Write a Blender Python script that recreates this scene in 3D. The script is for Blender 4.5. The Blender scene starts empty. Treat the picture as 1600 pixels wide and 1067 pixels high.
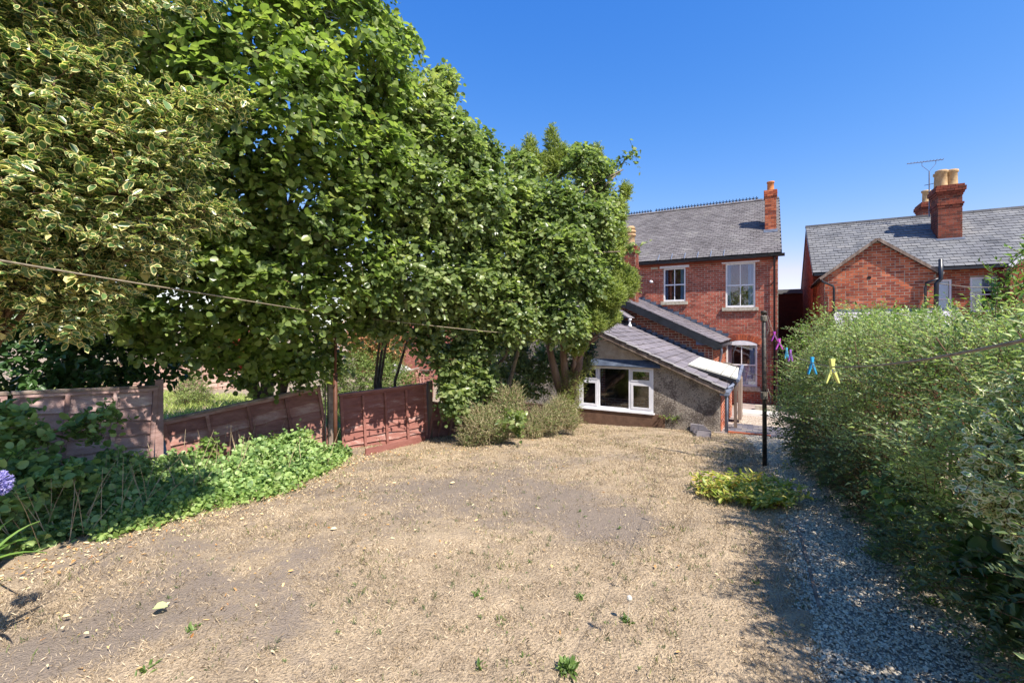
import bpy, bmesh, math, random
import numpy as np
from mathutils import Vector, Matrix, noise
rng = np.random.default_rng(7); random.seed(7)
S = bpy.context.scene; C = S.collection
# ---------------------------------------------------------------- camera, sky, sun, exposure
TH = math.radians(29.36); CT, ST = math.cos(TH), math.sin(TH); F = 711.0; HY = 511.0
cam = bpy.data.cameras.new('camera'); co = bpy.data.objects.new('camera', cam); C.objects.link(co)
cam.sensor_width = 36; cam.lens = F/1600*36; cam.shift_y = (HY-533.5)/1600
cam.clip_start = .02; cam.clip_end = 3000
co.location = (0, 0, 0); co.rotation_euler = (math.pi/2, 0, TH); S.camera = co
SUN_EL = math.radians(52.8); SUN_AZ = Vector((math.cos(math.radians(23)), -math.sin(math.radians(23)), 0))
W = bpy.data.worlds.new('World'); S.world = W; W.use_nodes = True
nt = W.node_tree; nt.nodes.clear()
sky = nt.nodes.new('ShaderNodeTexSky'); sky.sky_type = 'NISHITA'; sky.sun_disc = False
sky.sun_elevation = SUN_EL; sky.sun_rotation = math.atan2(SUN_AZ.x, SUN_AZ.y)
sky.altitude = 0; sky.air_density = 1.0; sky.dust_density = .15; sky.ozone_density = 3.0
bg = nt.nodes.new('ShaderNodeBackground'); bg.inputs[1].default_value = .15
wo = nt.nodes.new('ShaderNodeOutputWorld')
sp = nt.nodes.new('ShaderNodeSeparateColor'); cb = nt.nodes.new('ShaderNodeCombineColor'); nt.links.new(sky.outputs[0], sp.inputs[0])
def grade(i, p, k):                   # clear polarised summer sky: each channel of the sky model raised and scaled
    a = nt.nodes.new('ShaderNodeMath'); a.operation = 'POWER'; a.inputs[1].default_value = p; nt.links.new(sp.outputs[i], a.inputs[0])
    b = nt.nodes.new('ShaderNodeMath'); b.operation = 'MULTIPLY'; b.inputs[1].default_value = k; nt.links.new(a.outputs[0], b.inputs[0]); return b
gr, gg, gb_ = grade(0, 1.85, .2), grade(1, 1.0, .42), grade(2, .5, 1.2)
mn = nt.nodes.new('ShaderNodeMath'); mn.operation = 'MINIMUM'; g9 = nt.nodes.new('ShaderNodeMath'); g9.operation = 'MULTIPLY'; g9.inputs[1].default_value = .95
nt.links.new(gg.outputs[0], g9.inputs[0]); nt.links.new(gr.outputs[0], mn.inputs[0]); nt.links.new(g9.outputs[0], mn.inputs[1])
nt.links.new(mn.outputs[0], cb.inputs[0]); nt.links.new(gg.outputs[0], cb.inputs[1]); nt.links.new(gb_.outputs[0], cb.inputs[2]); nt.links.new(cb.outputs[0], bg.inputs[0]); nt.links.new(bg.outputs[0], wo.inputs[0])
sl = bpy.data.lights.new('sun', 'SUN'); sl.energy = 3.45; sl.angle = math.radians(.5); sl.color = (1, .93, .83)
so = bpy.data.objects.new('sun', sl); C.objects.link(so)
so.rotation_euler = (SUN_AZ*math.cos(SUN_EL)+Vector((0, 0, math.sin(SUN_EL)))).to_track_quat('Z', 'Y').to_euler()
so.location = (8, -4, 12)
S.view_settings.view_transform = 'Standard'; S.view_settings.look = 'None'
S.view_settings.gamma = 1; S.view_settings.use_curve_mapping = False; S.view_settings.exposure = 1.42
S.cycles.max_bounces = 12; S.cycles.diffuse_bounces = 8; S.cycles.transparent_max_bounces = 12

# ---------------------------------------------------------------- helpers
def at(px, py, d):                    # photo position and distance along the view -> place in the garden
    u = (px-800)/F
    return Vector((d*(-ST+u*CT), d*(CT+u*ST), (HY-py)/F*d))
def atY(px, py, Y):
    return at(px, py, Y/(CT+(px-800)/F*ST))
GY = [-30, -5, 0, 2.5, 6.6, 8, 10.5, 18.4, 30, 80]
GZ = [-1.3, -1.5, -1.55, -1.6, -1.8, -1.93, -2.18, -2.7, -3.0, -3.6]
def gz(X, Y):
    return np.interp(Y, GY, GZ) - .04*np.clip(-np.asarray(X), 0, 7)
def on_ground(px, py):
    d = 5.0
    for _ in range(25):
        p = at(px, py, d); d = .5*d + .5*(-float(gz(p.x, p.y)))*F/(py-HY)
    p = at(px, py, d); p.z = float(gz(p.x, p.y)); return p

def tag(o, label=None, cat=None, group=None, kind=None):
    if label: o['label'] = label
    if cat: o['category'] = cat
    if group: o['group'] = group
    if kind: o['kind'] = kind
    return o
def empty(name, loc, label=None, cat=None, group=None):
    o = bpy.data.objects.new(name, None); C.objects.link(o); o.location = loc
    return tag(o, label, cat, group)
def link(name, me, m=None, parent=None, M=None):
    o = bpy.data.objects.new(name, me); C.objects.link(o)
    if m is not None and not me.materials: me.materials.append(m)
    if parent is not None:
        o.parent = parent
        if parent.type == 'EMPTY': o.matrix_parent_inverse = Matrix.Translation(parent.location).inverted()
    if M is not None: o.matrix_local = M; o.matrix_basis = M
    return o
def bm_obj(name, bm, m, parent=None, smooth=False):
    me = bpy.data.meshes.new(name); bm.normal_update(); bm.to_mesh(me); bm.free()
    if smooth:
        for p in me.polygons: p.use_smooth = True
    return link(name, me, m, parent)
def FR(o, a, b):                       # frame: a along, b up, n out
    a = Vector(a).normalized(); b = Vector(b); b = (b-a*b.dot(a)).normalized(); n = a.cross(b)
    M = Matrix.Identity(4)
    for i in range(3):
        M[i][0] = a[i]; M[i][1] = b[i]; M[i][2] = n[i]; M[i][3] = o[i]
    return M
I4 = Matrix.Identity(4)
def box(bm, M, s0, s1, t0, t1, w0, w1):
    v = [bm.verts.new(M @ Vector(c)) for c in ((s0,t0,w0),(s1,t0,w0),(s1,t1,w0),(s0,t1,w0),(s0,t0,w1),(s1,t0,w1),(s1,t1,w1),(s0,t1,w1))]
    for f in ((3,2,1,0),(4,5,6,7),(0,1,5,4),(1,2,6,5),(2,3,7,6),(3,0,4,7)): bm.faces.new([v[i] for i in f])
def prism(bm, M, poly, w0, w1):        # polygon in (s,t) thickened along n
    a = [bm.verts.new(M @ Vector((p[0], p[1], w0))) for p in poly]; b = [bm.verts.new(M @ Vector((p[0], p[1], w1))) for p in poly]
    n = len(poly); bm.faces.new(a[::-1]); bm.faces.new(b)
    for i in range(n): bm.faces.new((a[i], a[(i+1)%n], b[(i+1)%n], b[i]))
def tube(bm, pts, rad, seg=6, caps=True):
    pts = [Vector(p) for p in pts]; n = len(pts)
    if not hasattr(rad, '__len__'): rad = [rad]*n
    rings = []
    for i, p in enumerate(pts):
        t = (pts[min(i+1, n-1)]-pts[max(i-1, 0)]).normalized()
        x = t.cross(Vector((0.13, .21, 1))); x = x.normalized() if x.length > 1e-3 else Vector((1, 0, 0)); y = t.cross(x)
        rings.append([bm.verts.new(p+(x*math.cos(6.2832*k/seg)+y*math.sin(6.2832*k/seg))*rad[i]) for k in range(seg)])
    for i in range(n-1):
        for k in range(seg): bm.faces.new((rings[i][k], rings[i][(k+1)%seg], rings[i+1][(k+1)%seg], rings[i+1][k]))
    if caps: bm.faces.new(rings[0][::-1]); bm.faces.new(rings[-1])
def lathe(bm, c, prof, seg=14):
    rings = [[bm.verts.new(c+Vector((r*math.cos(6.2832*k/seg), r*math.sin(6.2832*k/seg), z))) for k in range(seg)] for r, z in prof]
    for i in range(len(prof)-1):
        for k in range(seg): bm.faces.new((rings[i][k], rings[i][(k+1)%seg], rings[i+1][(k+1)%seg], rings[i+1][k]))
    bm.faces.new(rings[0][::-1]); bm.faces.new(rings[-1])

# ---------------------------------------------------------------- materials
def lin(c):
    return tuple(((x/255)/12.92 if x/255 <= .04045 else ((x/255+.055)/1.055)**2.4) for x in c)+(1,)
def mat(name, cols, rough=.8, scale=6, island=0.0, bump=0., bscale=40, stretch=(1,1,1), spec=.3, metal=0, stain=0.0, lichen=None, fine=0.0):
    """cols: colour stops mixed by noise (+ a random value per loose piece and object)"""
    m = bpy.data.materials.new(name); m.use_nodes = True; t = m.node_tree; N = t.nodes; L = t.links
    p = N['Principled BSDF']; p.inputs['Roughness'].default_value = rough; p.inputs['Specular IOR Level'].default_value = spec
    p.inputs['Metallic'].default_value = metal
    tc = N.new('ShaderNodeNewGeometry'); mp = N.new('ShaderNodeMapping'); mp.inputs['Scale'].default_value = stretch
    L.new(tc.outputs['Position'], mp.inputs[0])
    nz = N.new('ShaderNodeTexNoise'); nz.inputs['Scale'].default_value = scale; nz.inputs['Detail'].default_value = 6
    nz.inputs['Roughness'].default_value = .65; L.new(mp.outputs[0], nz.inputs[0])
    fac = nz.outputs[0]
    ctr = N.new('ShaderNodeMapRange'); ctr.inputs[1].default_value = .3; ctr.inputs[2].default_value = .7; L.new(fac, ctr.inputs[0]); fac = ctr.outputs[0]
    if fine:
        n2 = N.new('ShaderNodeTexNoise'); n2.inputs['Scale'].default_value = scale*14; n2.inputs['Detail'].default_value = 3; L.new(mp.outputs[0], n2.inputs[0])
        mm = N.new('ShaderNodeMix'); mm.inputs[0].default_value = fine; L.new(fac, mm.inputs[2]); L.new(n2.outputs[0], mm.inputs[3])
        c2 = N.new('ShaderNodeMapRange'); c2.inputs[1].default_value = .15; c2.inputs[2].default_value = .85; L.new(mm.outputs[0], c2.inputs[0]); fac = c2.outputs[0]
    if island:
        oi = N.new('ShaderNodeObjectInfo')
        ad = N.new('ShaderNodeMath'); ad.operation = 'ADD'; L.new(oi.outputs['Random'], ad.inputs[0]); L.new(tc.outputs['Random Per Island'], ad.inputs[1])
        fr = N.new('ShaderNodeMath'); fr.operation = 'FRACT'; L.new(ad.outputs[0], fr.inputs[0])
        mx = N.new('ShaderNodeMix'); mx.inputs[0].default_value = island; L.new(fac, mx.inputs[2]); L.new(fr.outputs[0], mx.inputs[3]); fac = mx.outputs[0]
    cr = N.new('ShaderNodeValToRGB'); e = cr.color_ramp.elements
    n = len(cols)
    for i, c in enumerate(cols):
        el = e[i] if i < 2 else e.new(1)
        el.position = i/(n-1) if n > 1 else 0; el.color = lin(c)
    if n == 1: e[1].color = lin(cols[0])
    L.new(fac, cr.inputs[0]); L.new(cr.outputs[0], p.inputs['Base Color'])
    if stain:                          # broad weathering and soot with a shape of its own
        ns = N.new('ShaderNodeTexNoise'); ns.inputs['Scale'].default_value = 1.5; ns.inputs['Detail'].default_value = 7; ns.inputs['Roughness'].default_value = .7; L.new(tc.outputs['Position'], ns.inputs[0])
        ms = N.new('ShaderNodeMapRange'); ms.inputs[1].default_value = .34; ms.inputs[2].default_value = .62; ms.inputs[3].default_value = 1-stain; ms.inputs[4].default_value = 1.06; L.new(ns.outputs[0], ms.inputs[0])
        mu = N.new('ShaderNodeMix'); mu.data_type = 'RGBA'; mu.blend_type = 'MULTIPLY'; mu.inputs[0].default_value = 1; L.new(cr.outputs[0], mu.inputs[6]); L.new(ms.outputs[0], mu.inputs[7]); L.new(mu.outputs[2], p.inputs['Base Color'])
        if lichen:
            nl = N.new('ShaderNodeTexNoise'); nl.inputs['Scale'].default_value = 3.1; nl.inputs['Detail'].default_value = 8; nl.inputs['Roughness'].default_value = .75; L.new(tc.outputs['Position'], nl.inputs[0])
            ml = N.new('ShaderNodeMapRange'); ml.inputs[1].default_value = .69; ml.inputs[2].default_value = .72; L.new(nl.outputs[0], ml.inputs[0])
            mz = N.new('ShaderNodeMix'); mz.data_type = 'RGBA'; L.new(ml.outputs[0], mz.inputs[0]); L.new(mu.outputs[2], mz.inputs[6]); mz.inputs[7].default_value = lin(lichen); L.new(mz.outputs[2], p.inputs['Base Color'])
    if bump:
        b = N.new('ShaderNodeBump'); b.inputs['Strength'].default_value = 1; b.inputs['Distance'].default_value = bump
        nb = N.new('ShaderNodeTexNoise'); nb.inputs['Scale'].default_value = bscale; nb.inputs['Detail'].default_value = 5
        L.new(mp.outputs[0], nb.inputs[0]); L.new(nb.outputs[0], b.inputs['Height']); L.new(b.outputs[0], p.inputs['Normal'])
    m['col'] = 0
    return m
def leafmat(name, cols, rough=.45, trans=.35, tcol=None, rim=None, spec=.5, scale=1.5, isl=.6, back=1.25):
    m = mat(name, cols, rough, scale, island=isl, spec=spec); t = m.node_tree; N = t.nodes; L = t.links
    p = N['Principled BSDF']; out = N['Material Output']; src = p.inputs['Base Color'].links[0].from_socket
    if rim:
        a = N.new('ShaderNodeAttribute'); a.attribute_name = 'edge'
        nz = N.new('ShaderNodeTexNoise'); nz.inputs['Scale'].default_value = 60
        ge = N.new('ShaderNodeNewGeometry'); L.new(ge.outputs['Position'], nz.inputs[0])
        oi = N.new('ShaderNodeMath'); oi.operation = 'MULTIPLY_ADD'; L.new(nz.outputs[0], oi.inputs[0]); oi.inputs[1].default_value = .35; L.new(a.outputs['Fac'], oi.inputs[2])
        o2 = N.new('ShaderNodeMath'); o2.operation = 'MULTIPLY_ADD'; L.new(ge.outputs['Random Per Island'], o2.inputs[0]); o2.inputs[1].default_value = .22; L.new(oi.outputs[0], o2.inputs[2])
        st = N.new('ShaderNodeMapRange'); st.inputs[1].default_value = rim[1]; st.inputs[2].default_value = rim[1]+.06; L.new(o2.outputs[0], st.inputs[0])
        mx = N.new('ShaderNodeMix'); mx.data_type = 'RGBA'; L.new(st.outputs[0], mx.inputs[0]); L.new(src, mx.inputs[6]); mx.inputs[7].default_value = lin(rim[0])
        src = mx.outputs[2]; L.new(src, p.inputs['Base Color'])
    tr = N.new('ShaderNodeBsdfTranslucent'); hs = N.new('ShaderNodeMix'); hs.data_type = 'RGBA'; hs.blend_type = 'MULTIPLY'; hs.inputs[0].default_value = 1
    L.new(src, hs.inputs[6]); hs.inputs[7].default_value = tcol or (1.6, 1.75, .9, 1)
    L.new(hs.outputs[2], tr.inputs[0])
    ms = N.new('ShaderNodeMixShader'); ms.inputs[0].default_value = trans
    L.new(p.outputs[0], ms.inputs[1]); L.new(tr.outputs[0], ms.inputs[2]); L.new(ms.outputs[0], out.inputs[0])
    return m
def glassmat(name, tint=(.9, .95, 1, 1)):
    m = bpy.data.materials.new(name); m.use_nodes = True; t = m.node_tree; t.nodes.clear(); N = t.nodes; L = t.links
    g = N.new('ShaderNodeBsdfGlossy'); g.inputs['Roughness'].default_value = .02; tr = N.new('ShaderNodeBsdfTransparent'); tr.inputs[0].default_value = tint
    fr = N.new('ShaderNodeLayerWeight'); fr.inputs[0].default_value = .25
    mr = N.new('ShaderNodeMapRange'); mr.inputs[3].default_value = .09; mr.inputs[4].default_value = .95; L.new(fr.outputs['Fresnel'], mr.inputs[0])
    ms = N.new('ShaderNodeMixShader'); o = N.new('ShaderNodeOutputMaterial')
    L.new(mr.outputs[0], ms.inputs[0]); L.new(tr.outputs[0], ms.inputs[1]); L.new(g.outputs[0], ms.inputs[2]); L.new(ms.outputs[0], o.inputs[0])
    return m
MORTAR = mat('mortar', [(139,127,110),(165,152,133),(188,175,159)], .95, 9, bump=.004, bscale=90, stain=0.3)
BRICK = mat('red_brick', [(100,54,47),(145,72,56),(161,82,63),(175,93,72),(189,118,98)], .88, 7, island=.75, bump=.003, bscale=120, fine=.3, stain=0.3)
BRICK2 = mat('orange_red_brick', [(98,54,44),(145,72,52),(169,88,58),(185,102,68),(199,125,93)], .88, 7, island=.75, bump=.003, bscale=120, fine=.3, stain=0.3)
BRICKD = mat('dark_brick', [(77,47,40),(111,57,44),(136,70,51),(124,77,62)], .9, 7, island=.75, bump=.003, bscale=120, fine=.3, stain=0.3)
TILE = mat('grey_plain_tile', [(82,78,77),(106,101,101),(116,112,111),(131,127,121)], .8, 1.2, island=.4, bump=.003, bscale=60, fine=.35, stain=0.3, lichen=(168,160,128))
SLATE = mat('blue_grey_slate', [(86,89,93),(108,109,112),(118,119,120),(135,133,131)], .75, 1.2, island=.45, bump=.003, bscale=60, fine=.3, stain=0.25, lichen=(178,132,62))
SLATE2 = mat('warm_grey_slate', [(86,82,84),(112,106,110),(129,122,126),(148,142,144)], .7, 1.6, island=.32, bump=.003, bscale=60, fine=.3, stain=0.3, lichen=(168,160,128))
LEAD = mat('lead', [(50,58,74),(70,80,98),(94,104,120)], .65, 5, bump=.004, bscale=14, spec=.5)
WHITE = mat('white_upvc', [(222,222,228),(236,236,240)], .35, 3, stain=0.08)
PAINT = mat('white_painted_wood', [(205,203,205),(228,226,228)], .5, 12, stain=0.1)
STONE = mat('sill_stone', [(130,122,105),(170,162,145),(190,184,168)], .9, 14, bump=.003)
BLACKP = mat('black_plastic', [(22,24,28),(40,43,50)], .35, 8, spec=.5)
GREYP = mat('grey_plastic', [(96,104,122),(128,136,152)], .4, 8, spec=.5)
CLAY = mat('buff_clay', [(150,120,88),(182,152,112),(196,172,134)], .85, 9, bump=.003)
CLAYR = mat('orange_clay', [(170,105,62),(200,132,84)], .85, 9)
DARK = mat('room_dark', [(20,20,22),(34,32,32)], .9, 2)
CURT = mat('blue_grey_curtain', [(120,140,170),(190,205,225)], .9, 3, stretch=(18,18,.3))
LACE = mat('lace_curtain', [(110,105,130),(190,185,205),(225,222,235)], .9, 26)
GLASS = glassmat('window_glass')
REND = mat('pebbledash_render', [(60,53,48),(97,87,80),(120,110,102),(178,168,155),(110,89,76),(71,62,57)], .95, 2.4, bump=.02, bscale=46, fine=.62, stain=0.3)
REND2 = mat('pale_bare_render', [(150,132,112),(178,160,138),(196,182,160)], .95, 6, bump=.01, bscale=60, fine=.4)
RENDB = mat('brown_plinth', [(88,66,54),(118,92,76)], .95, 6, bump=.006, bscale=50)
CREAM = mat('cream_plastic_sheet', [(196,193,176),(214,212,200)], .45, 3)
WOODG = mat('weathered_grey_timber', [(84,70,62),(128,112,100),(165,150,136)], .9, 6, stretch=(1,1,.12), bump=.004, bscale=30)
BARK = mat('hazel_bark', [(72,62,52),(112,100,84),(150,138,118)], .9, 9, bump=.006, bscale=30)
BARKR = mat('conifer_bark', [(84,66,56),(128,104,88),(150,128,112)], .9, 9, stretch=(1,1,.2), bump=.01, bscale=24)
TWIG = mat('twig_bark', [(88,70,54),(128,104,80)], .85, 20)
STRAWT = mat('dry_stem', [(150,128,98),(198,180,148)], .8, 20)
IRON = mat('rusty_brown_steel', [(70,44,34),(98,62,46),(58,48,44)], .6, 14, stretch=(1,1,.4), bump=.002)
IRONB = mat('blackened_steel', [(30,28,26),(48,44,40),(88,74,62)], .5, 22, bump=.003, bscale=60)
ROPE = mat('grey_rope', [(96,90,80),(150,142,128)], .8, 40, bump=.002, bscale=300)
# ---------------------------------------------------------------- builders for walls and roofs
UNIT = {}
def unit_mesh(key, m):
    if key not in UNIT:
        bm = bmesh.new(); box(bm, I4, -.5, .5, -.5, .5, -.5, .5)
        me = bpy.data.meshes.new(key); bm.to_mesh(me); bm.free(); me.materials.append(m); UNIT[key] = me
    return UNIT[key]
def pieces(name, stuffname, M, items, m, parent, limit):
    """items: (s0,s1,t0,t1,w0,w1, tilt). nearest 'limit' become objects, the rest one part of kind stuff"""
    items = sorted(items, key=lambda q: (M @ Vector(((q[0]+q[1])/2, (q[2]+q[3])/2, 0))).length/max(.3, (q[1]-q[0])/.2))
    me = unit_mesh(name+'_'+m.name, m)
    for q in items[:limit]:
        c = Vector(((q[0]+q[1])/2, (q[2]+q[3])/2, (q[4]+q[5])/2))
        T = M @ Matrix.Translation(c) @ Matrix.Rotation(q[6], 4, 'X') @ Matrix.Rotation(q[7] if len(q) > 7 else 0, 4, 'Z') @ Matrix.Diagonal((q[1]-q[0], q[3]-q[2], q[5]-q[4], 1))
        link(name, me, None, parent, T)
    if len(items) > limit:
        bm = bmesh.new()
        for q in items[limit:]:
            c = Vector(((q[0]+q[1])/2, (q[2]+q[3])/2, (q[4]+q[5])/2))
            T = M @ Matrix.Translation(c) @ Matrix.Rotation(q[6], 4, 'X') @ Matrix.Rotation(q[7] if len(q) > 7 else 0, 4, 'Z')
            a, b, h = (q[1]-q[0])/2, (q[3]-q[2])/2, (q[5]-q[4])/2
            box(bm, T, -a, a, -b, b, -h, h)
        tag(bm_obj(stuffname, bm, m, parent), kind='stuff')
def clip_row(poly, t):
    """s-intervals of a polygon at height t"""
    xs = []
    n = len(poly)
    for i in range(n):
        (x0, y0), (x1, y1) = poly[i], poly[(i+1) % n]
        if (y0 <= t) != (y1 <= t): xs.append(x0+(x1-x0)*(t-y0)/(y1-y0))
    xs.sort(); return [(xs[i], xs[i+1]) for i in range(0, len(xs)-1, 2)]
def wall(M, poly, holes, parent, name='wall', thick=.22, brick=BRICK, bl=.205, bh=.078, limit=150, mortar=MORTAR, bricks=True):
    """mortar wall with openings and proud bricks. poly in (s,t); holes (s0,s1,t0,t1)"""
    ss = sorted({p[0] for p in poly} | {h[i] for h in holes for i in (0, 1)}); tt = sorted({p[1] for p in poly} | {h[i] for h in holes for i in (2, 3)})
    bm = bmesh.new()
    V = {}
    def v(a, b):
        if (a, b) not in V: V[(a, b)] = bm.verts.new((a, b, 0))
        return V[(a, b)]
    s0, s1, t0, t1 = ss[0], ss[-1], tt[0], tt[-1]
    for i in range(len(ss)-1):
        for j in range(len(tt)-1):
            cs, ct = (ss[i]+ss[i+1])/2, (tt[j]+tt[j+1])/2
            if any(h[0] < cs < h[1] and h[2] < ct < h[3] for h in holes): continue
            bm.faces.new((v(ss[i], tt[j]), v(ss[i+1], tt[j]), v(ss[i+1], tt[j+1]), v(ss[i], tt[j+1])))
    n = len(poly); area = sum(poly[i][0]*poly[(i+1)%n][1]-poly[(i+1)%n][0]*poly[i][1] for i in range(n)); sg = 1 if area > 0 else -1
    for i in range(n):
        p, q = Vector(poly[i]+(0,)), Vector(poly[(i+1)%n]+(0,)); d = q-p; nn = Vector((d.y, -d.x, 0))*sg
        if abs(d.x) > 1e-6 and abs(d.y) > 1e-6:
            bmesh.ops.bisect_plane(bm, geom=bm.verts[:]+bm.edges[:]+bm.faces[:], plane_co=p, plane_no=nn.normalized(), clear_outer=True)
    r = bmesh.ops.extrude_face_region(bm, geom=bm.faces[:])
    for e in r['geom']:
        if isinstance(e, bmesh.types.BMVert): e.co.z -= thick
    bmesh.ops.recalc_face_normals(bm, faces=bm.faces[:])
    bm.transform(M)
    o = bm_obj(name, bm, mortar, parent)
    if bricks:
        items = []; t = t0; row = 0
        while t < t1-.02:
            iv = clip_row(poly, t+bh*.5)
            cuts = [(h[0], h[1]) for h in holes if h[2]-.03 < t+bh*.5 < h[3]+.03]
            for a, b in iv:
                a += .004; b -= .004
                segs = [(a, b)]
                for c0, c1 in cuts:
                    ns = []
                    for x, y in segs:
                        if c1 <= x or c0 >= y: ns.append((x, y)); continue
                        if x < c0: ns.append((x, c0))
                        if c1 < y: ns.append((c1, y))
                    segs = ns
                for x, y in segs:
                    s = math.floor((x-s0)/bl)*bl+s0+(bl*.5 if row % 2 else 0)-bl
                    while s < y:
                        g = random.uniform(.006, .010)
                        e0, e1 = max(x, s)+g, min(y, s+bl)-g
                        if random.random() < .12 and e1-e0 > .15:      # two headers
                            mid = (e0+e1)/2
                            its = [(e0, mid-g), (mid+g, e1)]
                        else: its = [(e0, e1)]
                        for f0, f1 in its:
                            if f1-f0 > .03: items.append((f0, f1, t+random.uniform(.006,.009), t+bh-random.uniform(.006,.009), -.03, random.uniform(.001, .005), random.gauss(0, .01), random.gauss(0, .004)))
                        s += bl
            t += bh; row += 1
        pieces('brick', 'brickwork', M, items, brick, o, limit)
    return o
def roof(M, poly, parent, m, tw, th, name='roof', limit=150, pname='slate', thick=.12, base=None, over=.25):
    bm = bmesh.new(); prism(bm, M, poly, -thick, 0); o = bm_obj(name, bm, base or BLACKP, parent)
    t0 = min(p[1] for p in poly); t1 = max(p[1] for p in poly); items = []; t = t0; row = 0; s0 = min(p[0] for p in poly)
    while t < t1-.03:
        for a, b in clip_row(poly, min(t+th*.45, t1-.005)):
            s = math.floor((a-s0)/tw)*tw+s0+(tw*.5 if row % 2 else 0)-tw
            while s < b:
                e0, e1 = max(a, s)+.006, min(b, s+tw)-.006
                if e1-e0 > .03:
                    j = random.gauss(0, .006); items.append((e0, e1, t-.02+j, min(t+th*(1+over), t1)+j, .018, .030+random.uniform(0, .008), -.085+random.gauss(0, .012), random.gauss(0, .006)))
                s += tw
        t += th; row += 1
    pieces(pname, pname+'_rows', M, items, m, o, limit)
    return o
def sash(M, s0, s1, t0, t1, parent, bars=True, m=PAINT, curtains=True, lace=False, depth=.09, upvc=None):
    """window: frame > pane, glazing bars; curtains and dark room behind"""
    fw = .05; bm = bmesh.new()
    box(bm, M, s0, s0+fw, t0, t1, -depth, -.02); box(bm, M, s1-fw, s1, t0, t1, -depth, -.02)
    box(bm, M, s0+fw, s1-fw, t1-fw, t1, -depth, -.021); box(bm, M, s0+fw, s1-fw, t0, t0+fw*1.3, -depth, -.018)
    fr = bm_obj('window', bm, m, parent)
    sm, tm = (s0+s1)/2, (t0+t1)/2
    bm = bmesh.new(); box(bm, M, s0+fw, s1-fw, tm-.022, tm+.022, -depth+.005, -.03); bm_obj('meeting_rail', bm, m, fr)
    if bars:
        for a, b in ((t0+fw*1.3, tm-.022), (tm+.022, t1-fw)):
            bm = bmesh.new(); box(bm, M, sm-.014, sm+.014, a, b, -depth+.01, -.035); bm_obj('glazing_bar', bm, m, fr)
    xs = ((s0+fw, sm-.014), (sm+.014, s1-fw)) if bars else ((s0+fw, s1-fw),)
    for a, b in ((t0+fw*1.3, tm-.022), (tm+.022, t1-fw)):
        for c, d in xs:
            bm = bmesh.new(); box(bm, M, c, d, a, b, -.062, -.058); bm_obj('pane', bm, GLASS, fr)
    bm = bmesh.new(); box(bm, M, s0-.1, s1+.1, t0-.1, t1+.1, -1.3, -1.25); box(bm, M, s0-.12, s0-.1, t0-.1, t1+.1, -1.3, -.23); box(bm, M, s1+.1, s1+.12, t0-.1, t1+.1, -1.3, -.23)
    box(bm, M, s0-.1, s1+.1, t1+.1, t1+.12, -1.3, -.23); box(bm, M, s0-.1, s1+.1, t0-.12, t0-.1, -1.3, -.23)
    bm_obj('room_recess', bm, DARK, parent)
    def drape(a, b, c, d, cm, w):
        bm = bmesh.new(); n = 26; up = []; lo = []
        for i in range(n+1):
            x = a+(b-a)*i/n; z = w+.018*math.sin(i*1.9)+.006*math.sin(i*5)
            up.append(bm.verts.new(M @ Vector((x, d, z)))); lo.append(bm.verts.new(M @ Vector((x, c, z+.01*math.sin(i)))))
        for i in range(n): bm.faces.new((lo[i], lo[i+1], up[i+1], up[i]))
        bm_obj('curtain', bm, cm, parent)
    if curtains:
        w = (s1-s0)
        drape(s0+.03, s0+w*.17, t0+.05, t1, CURT, -.14); drape(s1-w*.24, s1-.03, t0+.05, t1, CURT, -.14)
    if lace: drape(s0+.04, s1-.04, t0+.06, tm, LACE, -.13)
    return fr
def stack(parent, x0, x1, y0, y1, z0, z1, brick=BRICKD, limit=60, corb=True, name='chimney'):
    bm = bmesh.new(); box(bm, I4, x0, x1, y0, y1, z0, z1); o = bm_obj(name, bm, MORTAR, parent)
    zs = z1-.42 if corb else z1-.16
    for (Mf, w) in ((FR((x0, y0, 0), (1,0,0), (0,0,1)), x1-x0), (FR((x1, y0, 0), (0,1,0), (0,0,1)), y1-y0), (FR((x0, y1, 0), (0,-1,0), (0,0,1)), y1-y0), (FR((x1, y1, 0), (-1,0,0), (0,0,1)), x1-x0)):
        items = []; z = z1-math.floor((z1-z0)/.078)*.078; row = 0
        while z < z1-.01:
            pj = 0
            if corb:
                k = int(round((z1-z)/.078))
                pj = {1:.05, 2:.085, 3:.085, 4:.05, 5:.02, 9:.04, 10:.02}.get(k, 0)
            elif z > z1-.3: pj = .03
            s = -pj; off = (row % 2)*.1; first = True
            while s < w+pj-.02:
                e = min(s+(.2-off if first else .2), w+pj); first = False
                items.append((s+.005, e-.005, z+.005, z+.073, -.03, pj+random.uniform(.003, .008), 0)); s = e
            z += .078; row += 1
        pieces('brick', 'brickwork', Mf, items, brick, o, limit)
    return o
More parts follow.
